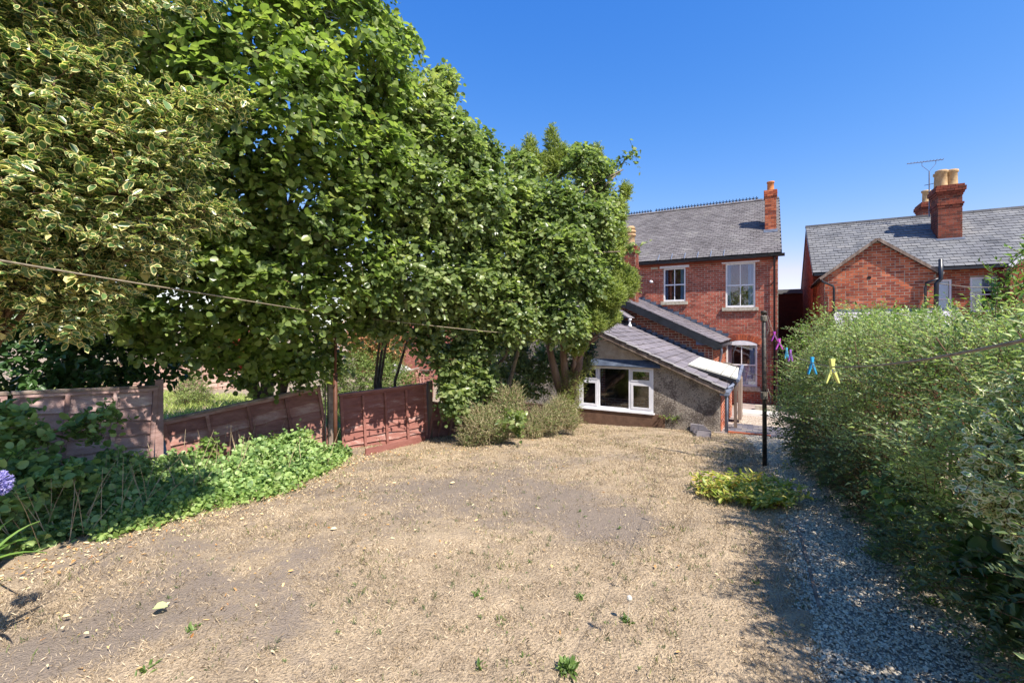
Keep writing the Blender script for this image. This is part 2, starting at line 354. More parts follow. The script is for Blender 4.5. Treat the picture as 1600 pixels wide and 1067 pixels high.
# ---------------------------------------------------------------- ground
def fbm(x, y, s, seed=0):
    return noise.fractal(Vector((x*s+seed, y*s-seed, seed)), .9, 2.1, 4)
def hedge_edge(Y):        # X of the hedge's foot; the lawn's right edge is path_edge
    return np.interp(Y, [-2, 2, 3.4, 5.4, 7.4, 10, 12], [1.15, 1.1, .98, .72, .35, .3, .4])
def path_edge(Y): return np.interp(Y, [-2, 2.2, 4, 6.3, 8, 10.5], [.22, .2, .16, .05, -.15, -.5])
soilP = [(on_ground(890, 795), 1.15, .72), (on_ground(960, 825), .5, .5), (on_ground(430, 790), 1.3, .2), (on_ground(640, 760), .9, .4), (on_ground(250, 880), .9, .12), (on_ground(820, 750), .8, .35), (on_ground(120, 1000), .5, .5)]
def soil(X, Y):
    v = .29+.44*fbm(X, Y, .9, 3)+.28*fbm(X, Y, 4.5, 9)
    for p, a, b in soilP:
        q = ((X-p.x)**2+(Y-p.y)**2*1.0)/(a*a)
        v += b*math.exp(-q*1.6)
    v -= .38*float(np.interp(X, [-3.2, -.6], [0, 1]))*float(np.interp(Y, [1.5, 3], [.75, 1]))
    return min(1, max(0, v))
xs = np.unique(np.round(np.concatenate([-np.geomspace(9, 1500, 22), np.arange(-9, 4, .085), np.geomspace(4, 1500, 24)]), 3))
ys = np.unique(np.round(np.concatenate([-np.geomspace(1, 800, 18), np.arange(-1, 12.6, .085), np.arange(12.7, 19.2, .25), np.geomspace(19.4, 2500, 26)]), 3))
X, Y = np.meshgrid(xs, ys, indexing='ij'); Z = gz(X, Y)
Z = np.where(Y > 80, -3.6, Z)
nx, ny = X.shape; sv = np.zeros(nx*ny); zf = Z.ravel().copy(); Xf, Yf = X.ravel(), Y.ravel()
for i in range(nx*ny):
    x, y = Xf[i], Yf[i]
    if -9 < x < 4 and -1 < y < 12.6:
        sv[i] = soil(x, y)
        zf[i] += .012*fbm(x, y, 5, 1)+.02*fbm(x, y, 1.2, 5) - (.03 if x > path_edge(y) and y < 10.4 else 0)
    else: sv[i] = .4
    if 10.3 < y < 18.6 and -1.3 < x < 3.3: zf[i] -= .09
idx = np.arange(nx*ny).reshape(nx, ny)
fc = np.stack([idx[:-1, :-1], idx[1:, :-1], idx[1:, 1:], idx[:-1, 1:]], -1).reshape(-1, 4)
def fastmesh(name, V, Fa, smooth=False):
    me = bpy.data.meshes.new(name); k = Fa.shape[1]
    me.vertices.add(len(V)); me.vertices.foreach_set('co', V.astype(np.float32).ravel())
    me.loops.add(Fa.size); me.loops.foreach_set('vertex_index', Fa.astype(np.int32).ravel())
    me.polygons.add(len(Fa)); me.polygons.foreach_set('loop_start', (np.arange(len(Fa))*k).astype(np.int32))
    me.update(calc_edges=True)
    if smooth: me.polygons.foreach_set('use_smooth', np.ones(len(Fa), bool))
    return me
me = fastmesh('lawn', np.stack([Xf, Yf, zf], 1), fc, True)
a = me.attributes.new('soil', 'FLOAT', 'POINT'); a.data.foreach_set('value', sv.astype(np.float32))
GM = mat('dry_lawn_soil', [(98,87,72),(144,127,106),(177,157,130),(200,180,150)], .95, 5, bump=.02, bscale=70, fine=.75)
t = GM.node_tree; p = t.nodes['Principled BSDF']; src = p.inputs['Base Color'].links[0].from_socket
at_ = t.nodes.new('ShaderNodeAttribute'); at_.attribute_name = 'soil'
nz = t.nodes.new('ShaderNodeTexNoise'); nz.inputs['Scale'].default_value = 22; nz.inputs['Detail'].default_value = 6
t.links.new(t.nodes['Geometry'].outputs['Position'] if 'Geometry' in t.nodes else [n for n in t.nodes if n.type == 'NEW_GEOMETRY'][0].outputs['Position'], nz.inputs[0])
ma = t.nodes.new('ShaderNodeMath'); ma.operation = 'MULTIPLY_ADD'; ma.inputs[1].default_value = .9; t.links.new(nz.outputs[0], ma.inputs[0]); t.links.new(at_.outputs['Fac'], ma.inputs[2])
mr = t.nodes.new('ShaderNodeMapRange'); mr.inputs[1].default_value = .7; mr.inputs[2].default_value = 1.15; t.links.new(ma.outputs[0], mr.inputs[0])
cr = t.nodes.new('ShaderNodeValToRGB'); cr.color_ramp.elements[0].color = lin((112,100,90)); cr.color_ramp.elements[1].color = lin((146,132,118)); t.links.new(nz.outputs[0], cr.inputs[0])
mx = t.nodes.new('ShaderNodeMix'); mx.data_type = 'RGBA'; t.links.new(mr.outputs[0], mx.inputs[0]); t.links.new(src, mx.inputs[6]); t.links.new(cr.outputs[0], mx.inputs[7]); t.links.new(mx.outputs[2], p.inputs['Base Color'])
tag(link('ground', me, GM), 'parched straw coloured lawn with bare soil patches', kind='structure')

# dry grass blades
def blades(name, P, h, w, m, lean=.8, green=None):
    n = len(P); a = rng.uniform(0, 6.283, n); ln = rng.uniform(.2, lean, n)*h; b = rng.uniform(0, 6.283, n)
    base = np.stack([np.cos(a)*w, np.sin(a)*w, np.zeros(n)], 1); tip = np.stack([np.cos(b)*ln, np.sin(b)*ln, h*np.sqrt(np.clip(1-(ln/h)**2*.7, .1, 1))], 1)
    V = np.stack([P-base, P+base, P+tip*.55+base*.6+np.array([0, 0, .15])*h[:, None], P+tip], 1).reshape(-1, 3)
    k = np.arange(n)[:, None]*4; Fa = np.concatenate([k+np.array([0, 1, 2]), k+np.array([0, 2, 3])], 0)
    return link(name, fastmesh(name, V, Fa), m)
STRAW = mat('straw_grass', [(92,81,68),(84,72,56),(138,120,96),(176,156,127),(200,181,151),(218,199,169),(231,215,189)], .8, 1.6, island=.62)
cand = []
N0 = 1150000
# denser near the camera: sample distance with falling density
d = 1.3+10.5*rng.random(N0)**1.25; u = rng.uniform(-1.35, .95, N0)
PX = d*(-ST+u*CT); PY = d*(CT+u*ST)
keep = (PX < path_edge(PY)+.04) & (PX > -7.5) & (PY < 10.4) & (PY > -.5) & (rng.random(N0) < np.clip(d/7, .3, 1)) ; PX, PY = PX[keep], PY[keep]
s_ = np.array([soil(a, b) for a, b in zip(PX[::1], PY[::1])]) if False else None
# look the soil value up on a grid
gx = np.arange(-8, 1.5, .05); gy = np.arange(-1, 11, .05)
SG = np.array([[soil(a, b)+.0 for b in gy] for a in gx])
sval = SG[np.clip(((PX+8)/.05).astype(int), 0, len(gx)-1), np.clip(((PY+1)/.05).astype(int), 0, len(gy)-1)]
vg = rng.random((420, 520))
def vnoise(x, y, s):
    a, b = x*s+60, y*s+40; i, j = np.floor(a).astype(int) % 419, np.floor(b).astype(int) % 519; f, g = a-np.floor(a), b-np.floor(b); f = f*f*(3-2*f); g = g*g*(3-2*g)
    return (vg[i, j]*(1-f)+vg[i+1, j]*f)*(1-g)+(vg[i, j+1]*(1-f)+vg[i+1, j+1]*f)*g
cl = .5*vnoise(PX, PY, 9)+.3*vnoise(PX, PY, 3.1)+.2*vnoise(PX, PY, 21); cl = np.clip((cl-.32)*3.2, 0, 1)
kk = rng.random(len(PX)) > np.clip((sval-.3)*1.5, .05, .86)
kk &= rng.random(len(PX)) < .22+.78*cl; PX, PY = PX[kk], PY[kk]
hh = rng.uniform(.010, .036, len(PX))*(1+.25*(rng.random(len(PX)) < .1))
P = np.stack([PX, PY, gz(PX, PY)+.002], 1)
tag(blades('dry_grass', P, hh, rng.uniform(.0005, .0011, len(PX))*np.clip(np.hypot(PX, PY)/2.6, 1, 3), STRAW, 1.1), 'short parched straw coloured grass of the lawn', 'grass', kind='stuff')
GRG = mat('green_grass', [(70,88,42),(104,116,58),(134,136,80)], .7, 3, island=.7)
k2 = rng.random(len(PX)) < .05+.06*(np.array([0.0]*len(PX))); 
k2 &= (np.sin(PX*5.1+1.3*np.sin(PY*3.3))*np.sin(PY*4.7+PX) > .1)
P2 = P[k2]+np.stack([rng.normal(0, .01, k2.sum()), rng.normal(0, .01, k2.sum()), np.zeros(k2.sum())], 1)
tag(blades('green_grass_shoots', P2, rng.uniform(.02, .05, len(P2)), rng.uniform(.0012, .0026, len(P2))*np.clip(np.hypot(P2[:, 0], P2[:, 1])/3, 1, 2.5), GRG, .7), 'sparse green grass shoots among the dry lawn', 'grass', kind='stuff')
nt_ = 1500; ii = rng.integers(0, len(PX), nt_); cx_, cy_ = PX[ii], PY[ii]; kk = vnoise(cx_, cy_, 1.7) > .36; cx_, cy_ = cx_[kk], cy_[kk]
cx_ = np.repeat(cx_, 9)+rng.normal(0, .009, 9*len(cx_)); cy_ = np.repeat(cy_, 9)+rng.normal(0, .009, 9*len(cy_))
tag(blades('green_tufts', np.stack([cx_, cy_, gz(cx_, cy_)], 1), rng.uniform(.012, .034, len(cx_)), rng.uniform(.0014, .0034, len(cx_)), mat('tuft_green', [(58,72,44),(82,98,58),(110,122,80)], .7, 3, island=.7), .8), 'tiny dark green tufts dotted over the dry lawn', 'grass', kind='stuff')
# gravel path sheet
def strip(name, f0, f1, y0, y1, dz, m, n=60, k=8, jag=0):
    V = []; 
    for i in range(n+1):
        y = y0+(y1-y0)*i/n; a, b = float(f0(y))+(jag*fbm(1, y, 3, 2)), float(f1(y))
        for j in range(k+1):
            x = a+(b-a)*j/k; V.append((x, y, float(gz(x, y))+dz+.008*fbm(x, y, 4, 4)))
    ix = np.arange((n+1)*(k+1)).reshape(n+1, k+1)
    return link(name, fastmesh(name, np.array(V), np.stack([ix[:-1, :-1], ix[:-1, 1:], ix[1:, 1:], ix[1:, :-1]], -1).reshape(-1, 4), True), m)
GRAVB = mat('path_grit', [(108,101,95),(144,136,125),(172,162,146)], .95, 30, bump=.01, bscale=90, fine=.5)
tag(strip('path', lambda y: path_edge(y), lambda y: hedge_edge(y)+.9, -1, 10.5, -.012, GRAVB, jag=.06), 'grey slate gravel path beside the hedge', kind='structure')
# stones: flattened shards
n = 90000; d = 1.5+9*rng.random(n)**1.1; PYs = rng.uniform(1.2, 10.4, n)**1.0
PYs = 1.2+9.2*rng.random(n)**1.5; e0, e1 = path_edge(PYs)-.04, hedge_edge(PYs)+.5
PXs = e0+(e1-e0)*rng.random(n)+rng.normal(0, .02, n)
tm = np.array([(1,0,0),(.4,.9,0),(-.6,.7,0),(-1,-.1,0),(-.3,-.8,0),(.6,-.7,0),(.15,.1,.55)])
sz = rng.uniform(.0042, .0095, n)*np.where(rng.random(n) < .06, 1.6, 1); ang = rng.uniform(0, 6.283, n); asp = rng.uniform(.5, 1, n)
ca, sa = np.cos(ang), np.sin(ang); tx = rng.normal(0, .35, n); ty = rng.normal(0, .35, n)
L0 = tm[None]*sz[:, None, None]*np.array([1, 1, 1]); L0 = L0*rng.uniform(.75, 1.25, L0.shape); L0[:, :, 1] *= asp[:, None]
x = L0[:, :, 0]*ca[:, None]-L0[:, :, 1]*sa[:, None]; y = L0[:, :, 0]*sa[:, None]+L0[:, :, 1]*ca[:, None]; z = L0[:, :, 2]+x*tx[:, None]+y*ty[:, None]
V = np.stack([x+PXs[:, None], y+PYs[:, None], z+(gz(PXs, PYs)+.001)[:, None]], -1).reshape(-1, 3)
k = np.arange(n)[:, None]*7; Fa = np.concatenate([k+np.array([i, (i+1) % 6, 6]) for i in range(6)], 0)
PEB = mat('slate_chippings', [(129,119,104),(168,157,138),(198,186,164),(226,213,188),(194,169,137)], .75, 5, island=.9)
tag(link('path_gravel', fastmesh('path_gravel', V, Fa), PEB), 'grey slate chippings covering the path', 'gravel', kind='stuff')
# yard between outhouse and hedge
def flat(name, x0, x1, y0, y1, dz, m, kind='structure', label=None):
    bm = bmesh.new()
    q = [(x0, y0), (x1, y0), (x1, y1), (x0, y1)]
    v = [bm.verts.new((a, b, float(np.interp(b, GY, GZ))+dz)) for a, b in q]; lo = [bm.verts.new((a, b, float(np.interp(b, GY, GZ))-.2)) for a, b in q]
    bm.faces.new(v)
    for i in range(4): bm.faces.new((lo[i], lo[(i+1)%4], v[(i+1)%4], v[i]))
    return tag(bm_obj(name, bm, m), label, kind=kind)
PAVE = mat('blue_brick_paver', [(70,70,80),(100,98,106),(136,128,118)], .85, 8, island=.7, bump=.003)
CONC = mat('yard_concrete', [(118,108,102),(150,138,132),(176,166,158)], .9, 3, bump=.003, fine=.4)
SLABW = mat('white_stone_slab', [(206,202,190),(226,224,214)], .8, 6)
yc = flat('yard', -1.0, 3.2, 10.42, 18.5, -.03, CONC, label='pinkish grey concrete yard between outhouse and hedge')
sl_ = (np.interp(12.1, GY, GZ)-np.interp(10.5, GY, GZ))/1.6
bm = bmesh.new()
items = []
Mp = FR((-.72, 10.5, float(np.interp(10.5, GY, GZ))-.026), (1,0,0), (0,1,sl_))
for i in range(9):
    for j in range(7):
        o_ = .11 if j % 2 else 0
        items.append((i*.215-o_+.004, i*.215-o_+.208, j*.215*1.04+.004, j*.215*1.04+.218, 0, .02+random.uniform(0, .006), random.gauss(0, .01)))
pieces('paving_brick', 'paving_rest', Mp, items, PAVE, yc, 80)
bm = bmesh.new(); box(bm, I4, -.72, .05, 10.42, 10.49, -2.4, -2.16); bm_obj('brick_step', bm, BRICK2, yc)
n = 3500; px_, py_ = rng.uniform(-.75, .35, n), rng.uniform(12.15, 14.1, n)
V = []; s3 = rng.uniform(.012, .025, n)
L0 = tm[None]*s3[:, None, None]*rng.uniform(.7, 1.2, (n, 7, 3)); V = (L0+np.stack([px_, py_, np.interp(py_, GY, GZ)-.025], 1)[:, None]).reshape(-1, 3)
k = np.arange(n)[:, None]*7; Fa = np.concatenate([k+np.array([i, (i+1) % 6, 6]) for i in range(6)], 0)
GRV = mat('buff_gravel', [(120,108,96),(160,146,130),(192,180,164)], .85, 5, island=.9)
tag(link('yard_gravel', fastmesh('yard_gravel', V, Fa), GRV), 'buff gravel strip in the yard behind the outhouse', 'gravel', kind='stuff')
bm = bmesh.new(); box(bm, FR((-.75, 14.3, float(np.interp(14.3, GY, GZ))), (1,0,0), (0,1,-.066)), 0, 1.0, 0, 1.0, -.05, .04)
tag(bm_obj('stone_slab', bm, SLABW), 'pale white stone slab lying in the back yard', 'slab')
bm = bmesh.new(); box(bm, FR((-.35, 15.9, float(np.interp(15.9, GY, GZ))), (1,0,0), (0,1,-.066)), 0, .55, 0, .4, -.05, .12)
tag(bm_obj('concrete_block', bm, STONE), 'small grey block behind the white slab in the yard', 'block')
# ---------------------------------------------------------------- main house
XA, ZU = (1, 0, 0), (0, 0, 1)
def wallM(Y): return FR((0, Y, 0), XA, ZU)
def sX(px, Y): return atY(px, 500, Y).x
def sZ(px, py, Y): return atY(px, py, Y).z
def rect(x0, x1, y0, y1, Y):
    xm = (x0+x1)/2
    return (sX(x0, Y), sX(x1, Y), sZ(xm, y1, Y), sZ(xm, y0, Y))
YH = 18.4
H = empty('brick_house', (-2, YH, -2.75), 'two storey red brick house with grey tiled roof at the end of the garden', 'house')
M = wallM(YH)
w1 = rect(1037, 1071, 419, 471, YH); w2 = rect(1134, 1180, 411, 480, YH); w3 = rect(1135, 1183, 537, 603, YH)
hr = .31
HW = wall(M, [(-7.5, -2.8), (hr, -2.8), (hr, 2.52), (-7.5, 2.52)], [w1, w2, w3], H, limit=290)
sash(M, *w1, H); sash(M, *w2, H); sash(M, *w3, H, lace=True)
for w, e in ((w1, .1), (w2, .12)):
    bm = bmesh.new(); box(bm, M, w[0]-e, w[1]+e*.9, w[2]-.13, w[2]-.003, -.02, .09); bm_obj('window_sill', bm, STONE, H)
    bm = bmesh.new(); box(bm, M, w[0]-.13, w[1]+.14, w[3]+.003, w[3]+.095, -.02, .09); bm_obj('lintel_board', bm, PAINT, H)
bm = bmesh.new(); box(bm, M, w3[0]-.12, w3[1]+.1, w3[2]-.16, w3[2]-.003, -.02, .09); bm_obj('window_sill', bm, STONE, H)
# arched head: white tympanum and rubbed brick arch
cx = (w3[0]+w3[1])/2; hw = (w3[1]-w3[0])/2; R = (hw*hw+.12**2)/(2*.12); cz = w3[3]+.1-R+.02
bm = bmesh.new(); pl = [(w3[0]+.002, w3[3]-.05)]+[(w3[1]-.002, w3[3]-.05)]
th = math.asin(hw/R); pl += [(cx+R*math.sin(th-2*th*i/10), cz+R*math.cos(th-2*th*i/10)) for i in range(11)]
prism(bm, M, pl, -.03, .016); bm_obj('arched_head_board', bm, PAINT, H)
me = unit_mesh('arch_brick', BRICK2)
for i in range(17):
    a = th*1.12-2*th*1.12*i/16; r = R+.115
    T = M @ Matrix.Translation((cx+r*math.sin(a), cz+r*math.cos(a), .004)) @ Matrix.Rotation(-a, 4, 'Z') @ Matrix.Diagonal((.062, .215, .036, 1))
    link('arch_brick', me, None, H, T).matrix_parent_inverse = Matrix.Translation(H.location).inverted()
# roof
YE, ZE, YR, ZR = 18.12, 2.56, 22.0, 5.36
Mr = FR((0, YE, ZE), XA, (0, YR-YE, ZR-ZE)); SL = math.hypot(YR-YE, ZR-ZE)
rf = roof(Mr, [(-7.6, 0), (.42, 0), (.42, SL), (-7.6, SL)], H, TILE, .19, .145, limit=290, pname='roof_tile')
bm = bmesh.new(); Mb = FR((0, 2*YR-YE, ZE), (-1, 0, 0), (0, -(YR-YE), ZR-ZE)); prism(bm, Mb, [(-.42, 0), (7.6, 0), (7.6, SL), (-.42, SL)], -.1, 0); bm_obj('rear_roof', bm, TILE, H)
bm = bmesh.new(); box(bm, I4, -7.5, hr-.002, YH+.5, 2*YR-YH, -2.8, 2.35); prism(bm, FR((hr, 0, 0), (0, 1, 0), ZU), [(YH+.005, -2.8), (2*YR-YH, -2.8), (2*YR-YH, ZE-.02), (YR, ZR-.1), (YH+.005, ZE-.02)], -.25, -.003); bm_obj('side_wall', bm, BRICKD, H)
# ridge crest of little iron fleurs
for k in range(58):
    x = .1-k*.13
    if x > -.35 or -4.75 < x < -4.6: continue
    bm = bmesh.new(); Mk = wallM(YR)
    box(bm, Mk, x-.064, x+.064, ZR, ZR+.05, -.02, .02); box(bm, Mk, x-.014, x+.014, ZR+.03, ZR+.2, -.014, .014)
    prism(bm, Mk, [(x-.055, ZR+.11), (x, ZR+.07), (x+.055, ZR+.11), (x+.06, ZR+.15), (x, ZR+.12), (x-.06, ZR+.15)], -.016, .016); bm_obj('ridge_crest', bm, BLACKP, H)
bm = bmesh.new()
for k in range(27): box(bm, Mr, .12-k*.3, .402-k*.3, SL-.12, SL+.02, .03, .075)
tag(bm_obj('ridge_tiles', bm, TILE, H), kind='stuff')
bm = bmesh.new()                                           # gutter along the eave
prism(bm, FR((-7.6, YE-.08, ZE-.03), (0, 1, 0), ZU), [(0, 0), (.02, -.08), (.1, -.1), (.13, 0), (.11, 0), (.09, -.08), (.03, -.065), (.02, 0)], 0, 8.1); bm_obj('gutter', bm, BLACKP, H)
bm = bmesh.new(); box(bm, M, -7.5, hr, 2.36, 2.51, .0, .1); bm_obj('eaves_board', bm, BRICKD, H)
for k in range(6):
    x = sX(1131-k*20.5, YE); bm = bmesh.new(); box(bm, Mr, x-.012, x+.012, -.06, .36, .03, .075); bm_obj('snow_guard_bracket', bm, GREYP, H)
bm = bmesh.new(); x = sX(1210, YH-.12); tube(bm, [(x, YH-.2, ZE-.1), (x, YH-.1, ZE-.25), (x, YH-.09, -2.6)], .034, 8); bm_obj('downpipe', bm, BLACKP, H, True)
bm = bmesh.new(); tube(bm, [(sX(1204, YH), YH-.02, sZ(1204, 446, YH)), (x, YH-.09, sZ(1204, 439, YH))], .015, 6); bm_obj('pipe_branch', bm, BLACKP, H, True)
bm = bmesh.new(); q = atY(1019.5, 441, YH); tube(bm, [(q.x, YH, q.z), (q.x, YH-.3, q.z)], .05, 10); bm_obj('boiler_flue', bm, PAINT, H, True)
bm = bmesh.new(); q = rect(1017, 1028, 417, 421, YH); box(bm, M, *q, 0, .012); bm_obj('air_brick', bm, STONE, H)
stack(H, -.1, .27, 19.55, 19.95, 3.35, 5.12, BRICK2, 60, corb=False)
bm = bmesh.new(); lathe(bm, Vector((.085, 19.75, 5.11)), [(.14, 0), (.115, .05), (.11, .3), (.13, .31), (.13, .36), (.09, .37), (.085, .2)]); bm_obj('chimney_pot', bm, CLAYR, H, True)
bm = bmesh.new(); box(bm, Mr, -.14, .31, 1.55, 1.85, .03, .05); bm_obj('lead_flashing', bm, LEAD, H)
# rear extension with its sloping roof
YX, xe = 14.3, -1.39
def zx(x): return .777-(x+3.82)*.471
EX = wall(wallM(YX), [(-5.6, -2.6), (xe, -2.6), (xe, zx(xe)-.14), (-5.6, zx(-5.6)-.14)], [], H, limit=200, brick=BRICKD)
wall(FR((xe, YX+.01, 0), (0, 1, 0), ZU), [(0, -2.6), (YH-YX, -2.6), (YH-YX, zx(xe)-.12), (0, zx(xe)-.12)], [], H, limit=100, brick=BRICK2)
dx = Vector((-1, 0, .471)).normalized(); Mx = FR((-1.2, YH+.0, zx(-1.2)), (0, -1, 0), dx); 
Mx = FR((-1.2, YX-.2, zx(-1.2)), (0, 1, 0), dx); wdt = YH-YX+.2
rx = roof(Mx, [(0, 0), (wdt-.01, 0), (wdt-.01, 4.9), (0, 4.9)], H, SLATE2, .22, .17, limit=150, thick=.1)
bm = bmesh.new(); box(bm, Mx, -.03, 0, -.02, 4.9, -.2, .0); bm_obj('bargeboard', bm, BLACKP, H)
bm = bmesh.new(); prism(bm, wallM(YX-.17), [(-1.82, zx(-1.82)-.1), (-1.82, zx(-1.2)-.06), (-1.22, zx(-1.2)-.06), (-1.22, zx(-1.2)-.05)], -.02, .03); bm_obj('boxed_eave_end', bm, LEAD, H)
bm = bmesh.new(); box(bm, I4, -1.25, -1.14, YX-.2, YH-.02, zx(-1.2)-.14, zx(-1.2)-.05); box(bm, I4, -1.38, -1.25, YX-.1, YH-.02, zx(-1.2)-.2, zx(-1.2)-.16); bm_obj('gutter', bm, BLACKP, H)
bm = bmesh.new(); tube(bm, [(-1.2, YX+.35, zx(-1.2)-.12), (-1.2, YX+.45, zx(-1.2)-.3), (-1.31, YX+1.1, -1.1), (-1.31, YX+1.1, -2.5)], .036, 8); bm_obj('downpipe', bm, GREYP, H, True)
for k in range(15):                                        # stepped lead flashing against the house wall
    x = -4.5+k*.215; z = zx(x)+.06; bm = bmesh.new(); prism(bm, M, [(x-.02, z-.14), (x+.235, z-.2), (x+.235, z+.04), (x, z+.04)], .012, .018); bm_obj('flashing_step', bm, LEAD, H)
bm = bmesh.new(); box(bm, wallM(YX), -2.62, -2.5, .02, .14, 0, .1); bm_obj('corbel', bm, BLACKP, H)
stack(H, -4.26, -3.84, 15.2, 15.62, -.2, 2.72, BRICKD, 60, corb=False)
bm = bmesh.new(); box(bm, I4, -4.3, -3.8, 15.14, 15.68, 1.95, 2.03); bm_obj('string_course', bm, BRICKD, H)
bm = bmesh.new(); lathe(bm, Vector((-4.05, 15.41, 2.7)), [(.17, 0), (.14, .06), (.13, .36), (.17, .37), (.17, .43), (.13, .44), (.13, .48), (.17, .49), (.17, .55), (.13, .56), (.13, .6), (.16, .61), (.11, .7), (.02, .72)]); bm_obj('chimney_pot', bm, CLAY, H, True)

# ---------------------------------------------------------------- outhouse
YS = 10.5
O = empty('outhouse', (-2.3, YS, -2.3), 'low pebbledashed outhouse with sloping slate roof and white window', 'outhouse')
def zo(x): return -.06-(x+3.59)*.4416
M = wallM(YS); wn = (atY(905, 600, YS).x, atY(1021, 600, YS).x, sZ(963, 640, YS), sZ(963, 573, YS))
wall(M, [(-6.5, -2.6), (-.87, -2.6), (-.87, zo(-.87)-.1), (-6.5, zo(-6.5)-.1)], [wn], O, mortar=REND, bricks=False)
bm = bmesh.new(); box(bm, M, -6.5, wn[1]+.25, -2.6, wn[2]-.03, .0, .03); bm_obj('plinth', bm, RENDB, O)
bm = bmesh.new()                                            # pale patch where the render has fallen
pl = [(-3.95, wn[3]+.12), (-2.42, wn[3]+.12), (-2.5, wn[3]+.2), (-2.75, wn[3]+.36), (-3.0, wn[3]+.42), (-3.2, wn[3]+.56), (-3.5, wn[3]+.66), (-3.9, wn[3]+.6)]
prism(bm, M, pl, .001, .006); bm_obj('bare_render_patch', bm, REND2, O)
def casement(s0, s1, t0, t1, par, f=.045, w=-.03):
    bm = bmesh.new(); box(bm, M, s0, s0+f, t0, t1, w-.04, w); box(bm, M, s1-f, s1, t0, t1, w-.04, w); box(bm, M, s0+f, s1-f, t0, t0+f, w-.04, w-.001); box(bm, M, s0+f, s1-f, t1-f, t1, w-.04, w-.001)
    o = bm_obj('casement', bm, WHITE, par); bm = bmesh.new(); box(bm, M, s0+f, s1-f, t0+f, t1-f, w-.026, w-.022); bm_obj('pane', bm, GLASS, par); return o
s0, s1, t0, t1 = wn; f = .05
bm = bmesh.new()
xa = atY(935, 600, YS).x; xb = atY(984, 600, YS).x; tm_ = t1-(t1-t0)*.34
box(bm, M, s0, s0+f, t0, t1, -.08, .0); box(bm, M, s1-f, s1, t0, t1, -.08, .0); box(bm, M, s0+f, s1-f, t0, t0+f, -.08, -.001); box(bm, M, s0+f, s1-f, t1-f, t1, -.08, -.001)
for x in (xa, xb): box(bm, M, x-.025, x+.025, t0+f, t1-f, -.079, -.002)
box(bm, M, s0+f, xa-.025, tm_-.02, tm_+.02, -.078, -.003); box(bm, M, xb+.025, s1-f, tm_-.02, tm_+.02, -.078, -.003)
WF = bm_obj('window', bm, WHITE, O)
for a, b in ((s0+f, xa-.025), (xb+.025, s1-f)):
    casement(a+.004, b-.004, t0+f+.004, tm_-.024, WF, w=.006); casement(a+.004, b-.004, tm_+.024, t1-f-.004, WF, f=.035, w=.006)
bm = bmesh.new(); box(bm, M, xa+.025, xb-.025, t0+f, t1-f, -.045, -.04); bm_obj('pane', bm, GLASS, WF)
bm = bmesh.new(); box(bm, M, s0-.03, s1+.03, t0-.035, t0-.004, -.05, .055); bm_obj('window_sill', bm, WHITE, O)
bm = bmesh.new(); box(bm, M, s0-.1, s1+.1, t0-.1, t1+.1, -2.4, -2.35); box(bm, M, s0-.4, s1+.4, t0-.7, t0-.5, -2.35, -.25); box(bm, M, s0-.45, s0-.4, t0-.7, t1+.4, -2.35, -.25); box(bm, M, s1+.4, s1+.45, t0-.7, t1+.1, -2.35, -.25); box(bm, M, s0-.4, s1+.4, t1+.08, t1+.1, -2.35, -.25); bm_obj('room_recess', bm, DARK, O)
bm = bmesh.new(); prism(bm, FR((s0-.15, YS, t1+.005), (0, -1, 0), ZU), [(0, 0), (.08, 0), (.10, .02), (.0, .18)], -(s1-s0+.3), 0); bm_obj('lead_hood', bm, LEAD, O)
dx = Vector((-1, 0, .4416)).normalized(); wdt = YX-YS+.14
Mo = FR((-.78, YS-.15, zo(-.78)), (0, 1, 0), dx)
ro = roof(Mo, [(.1, 0), (wdt, 0), (wdt, 6.2), (.1, 6.2)], O, SLATE2, .3, .235, limit=200, thick=.06)
me = unit_mesh('verge_slate', mat('pale_verge_tile', [(128,124,122),(152,148,146)], .7, 2, island=.5))
for k in range(22):
    link('verge_slate', me, None, O, Mo @ Matrix.Translation((.06, .14+k*.28, .028)) @ Matrix.Rotation(-.06, 4, 'X') @ Matrix.Diagonal((.16, .29, .018, 1))).matrix_parent_inverse = Matrix.Translation(O.location).inverted()
bm = bmesh.new(); box(bm, Mo, 0, .02, -.03, 6.2, -.09, -.005); bm_obj('bargeboard', bm, WOODG, O)
wall(FR((-.87, YS+.01, 0), (0, 1, 0), ZU), [(0, -2.6), (3.4, -2.6), (3.4, zo(-.87)-.1), (0, zo(-.87)-.1)], [], O, limit=120, brick=BRICK2, mortar=mat('whitish_mortar', [(190,182,170),(216,208,196)], .9, 8))
bm = bmesh.new(); box(bm, I4, -.87, -.70, YS-.14, YX-.4, zo(-.78)-.12, zo(-.78)-.04); bm_obj('gutter', bm, GREYP, O)
bm = bmesh.new(); tube(bm, [(-.78, YS+.05, zo(-.78)-.08), (-.76, YS+.05, -1.5), (-.76, YS+.05, -2.25)], .034, 8); bm_obj('downpipe', bm, GREYP, O, True)
for k in range(16):
    x = -4.3+k*.165; z = zo(x)+.03; bm = bmesh.new(); prism(bm, wallM(YX), [(x-.02, z-.1), (x+.2, z-.16), (x+.2, z+.07), (x, z+.07)], .012, .018); bm_obj('flashing_step', bm, LEAD, O)
bm = bmesh.new(); box(bm, M, -2.62, -2.5, -2.3, -2.16, .0, .02); box(bm, M, -2.11, -2.0, -2.2, -2.1, 0, .02); bm_obj('vent_brick', bm, REND2, O)
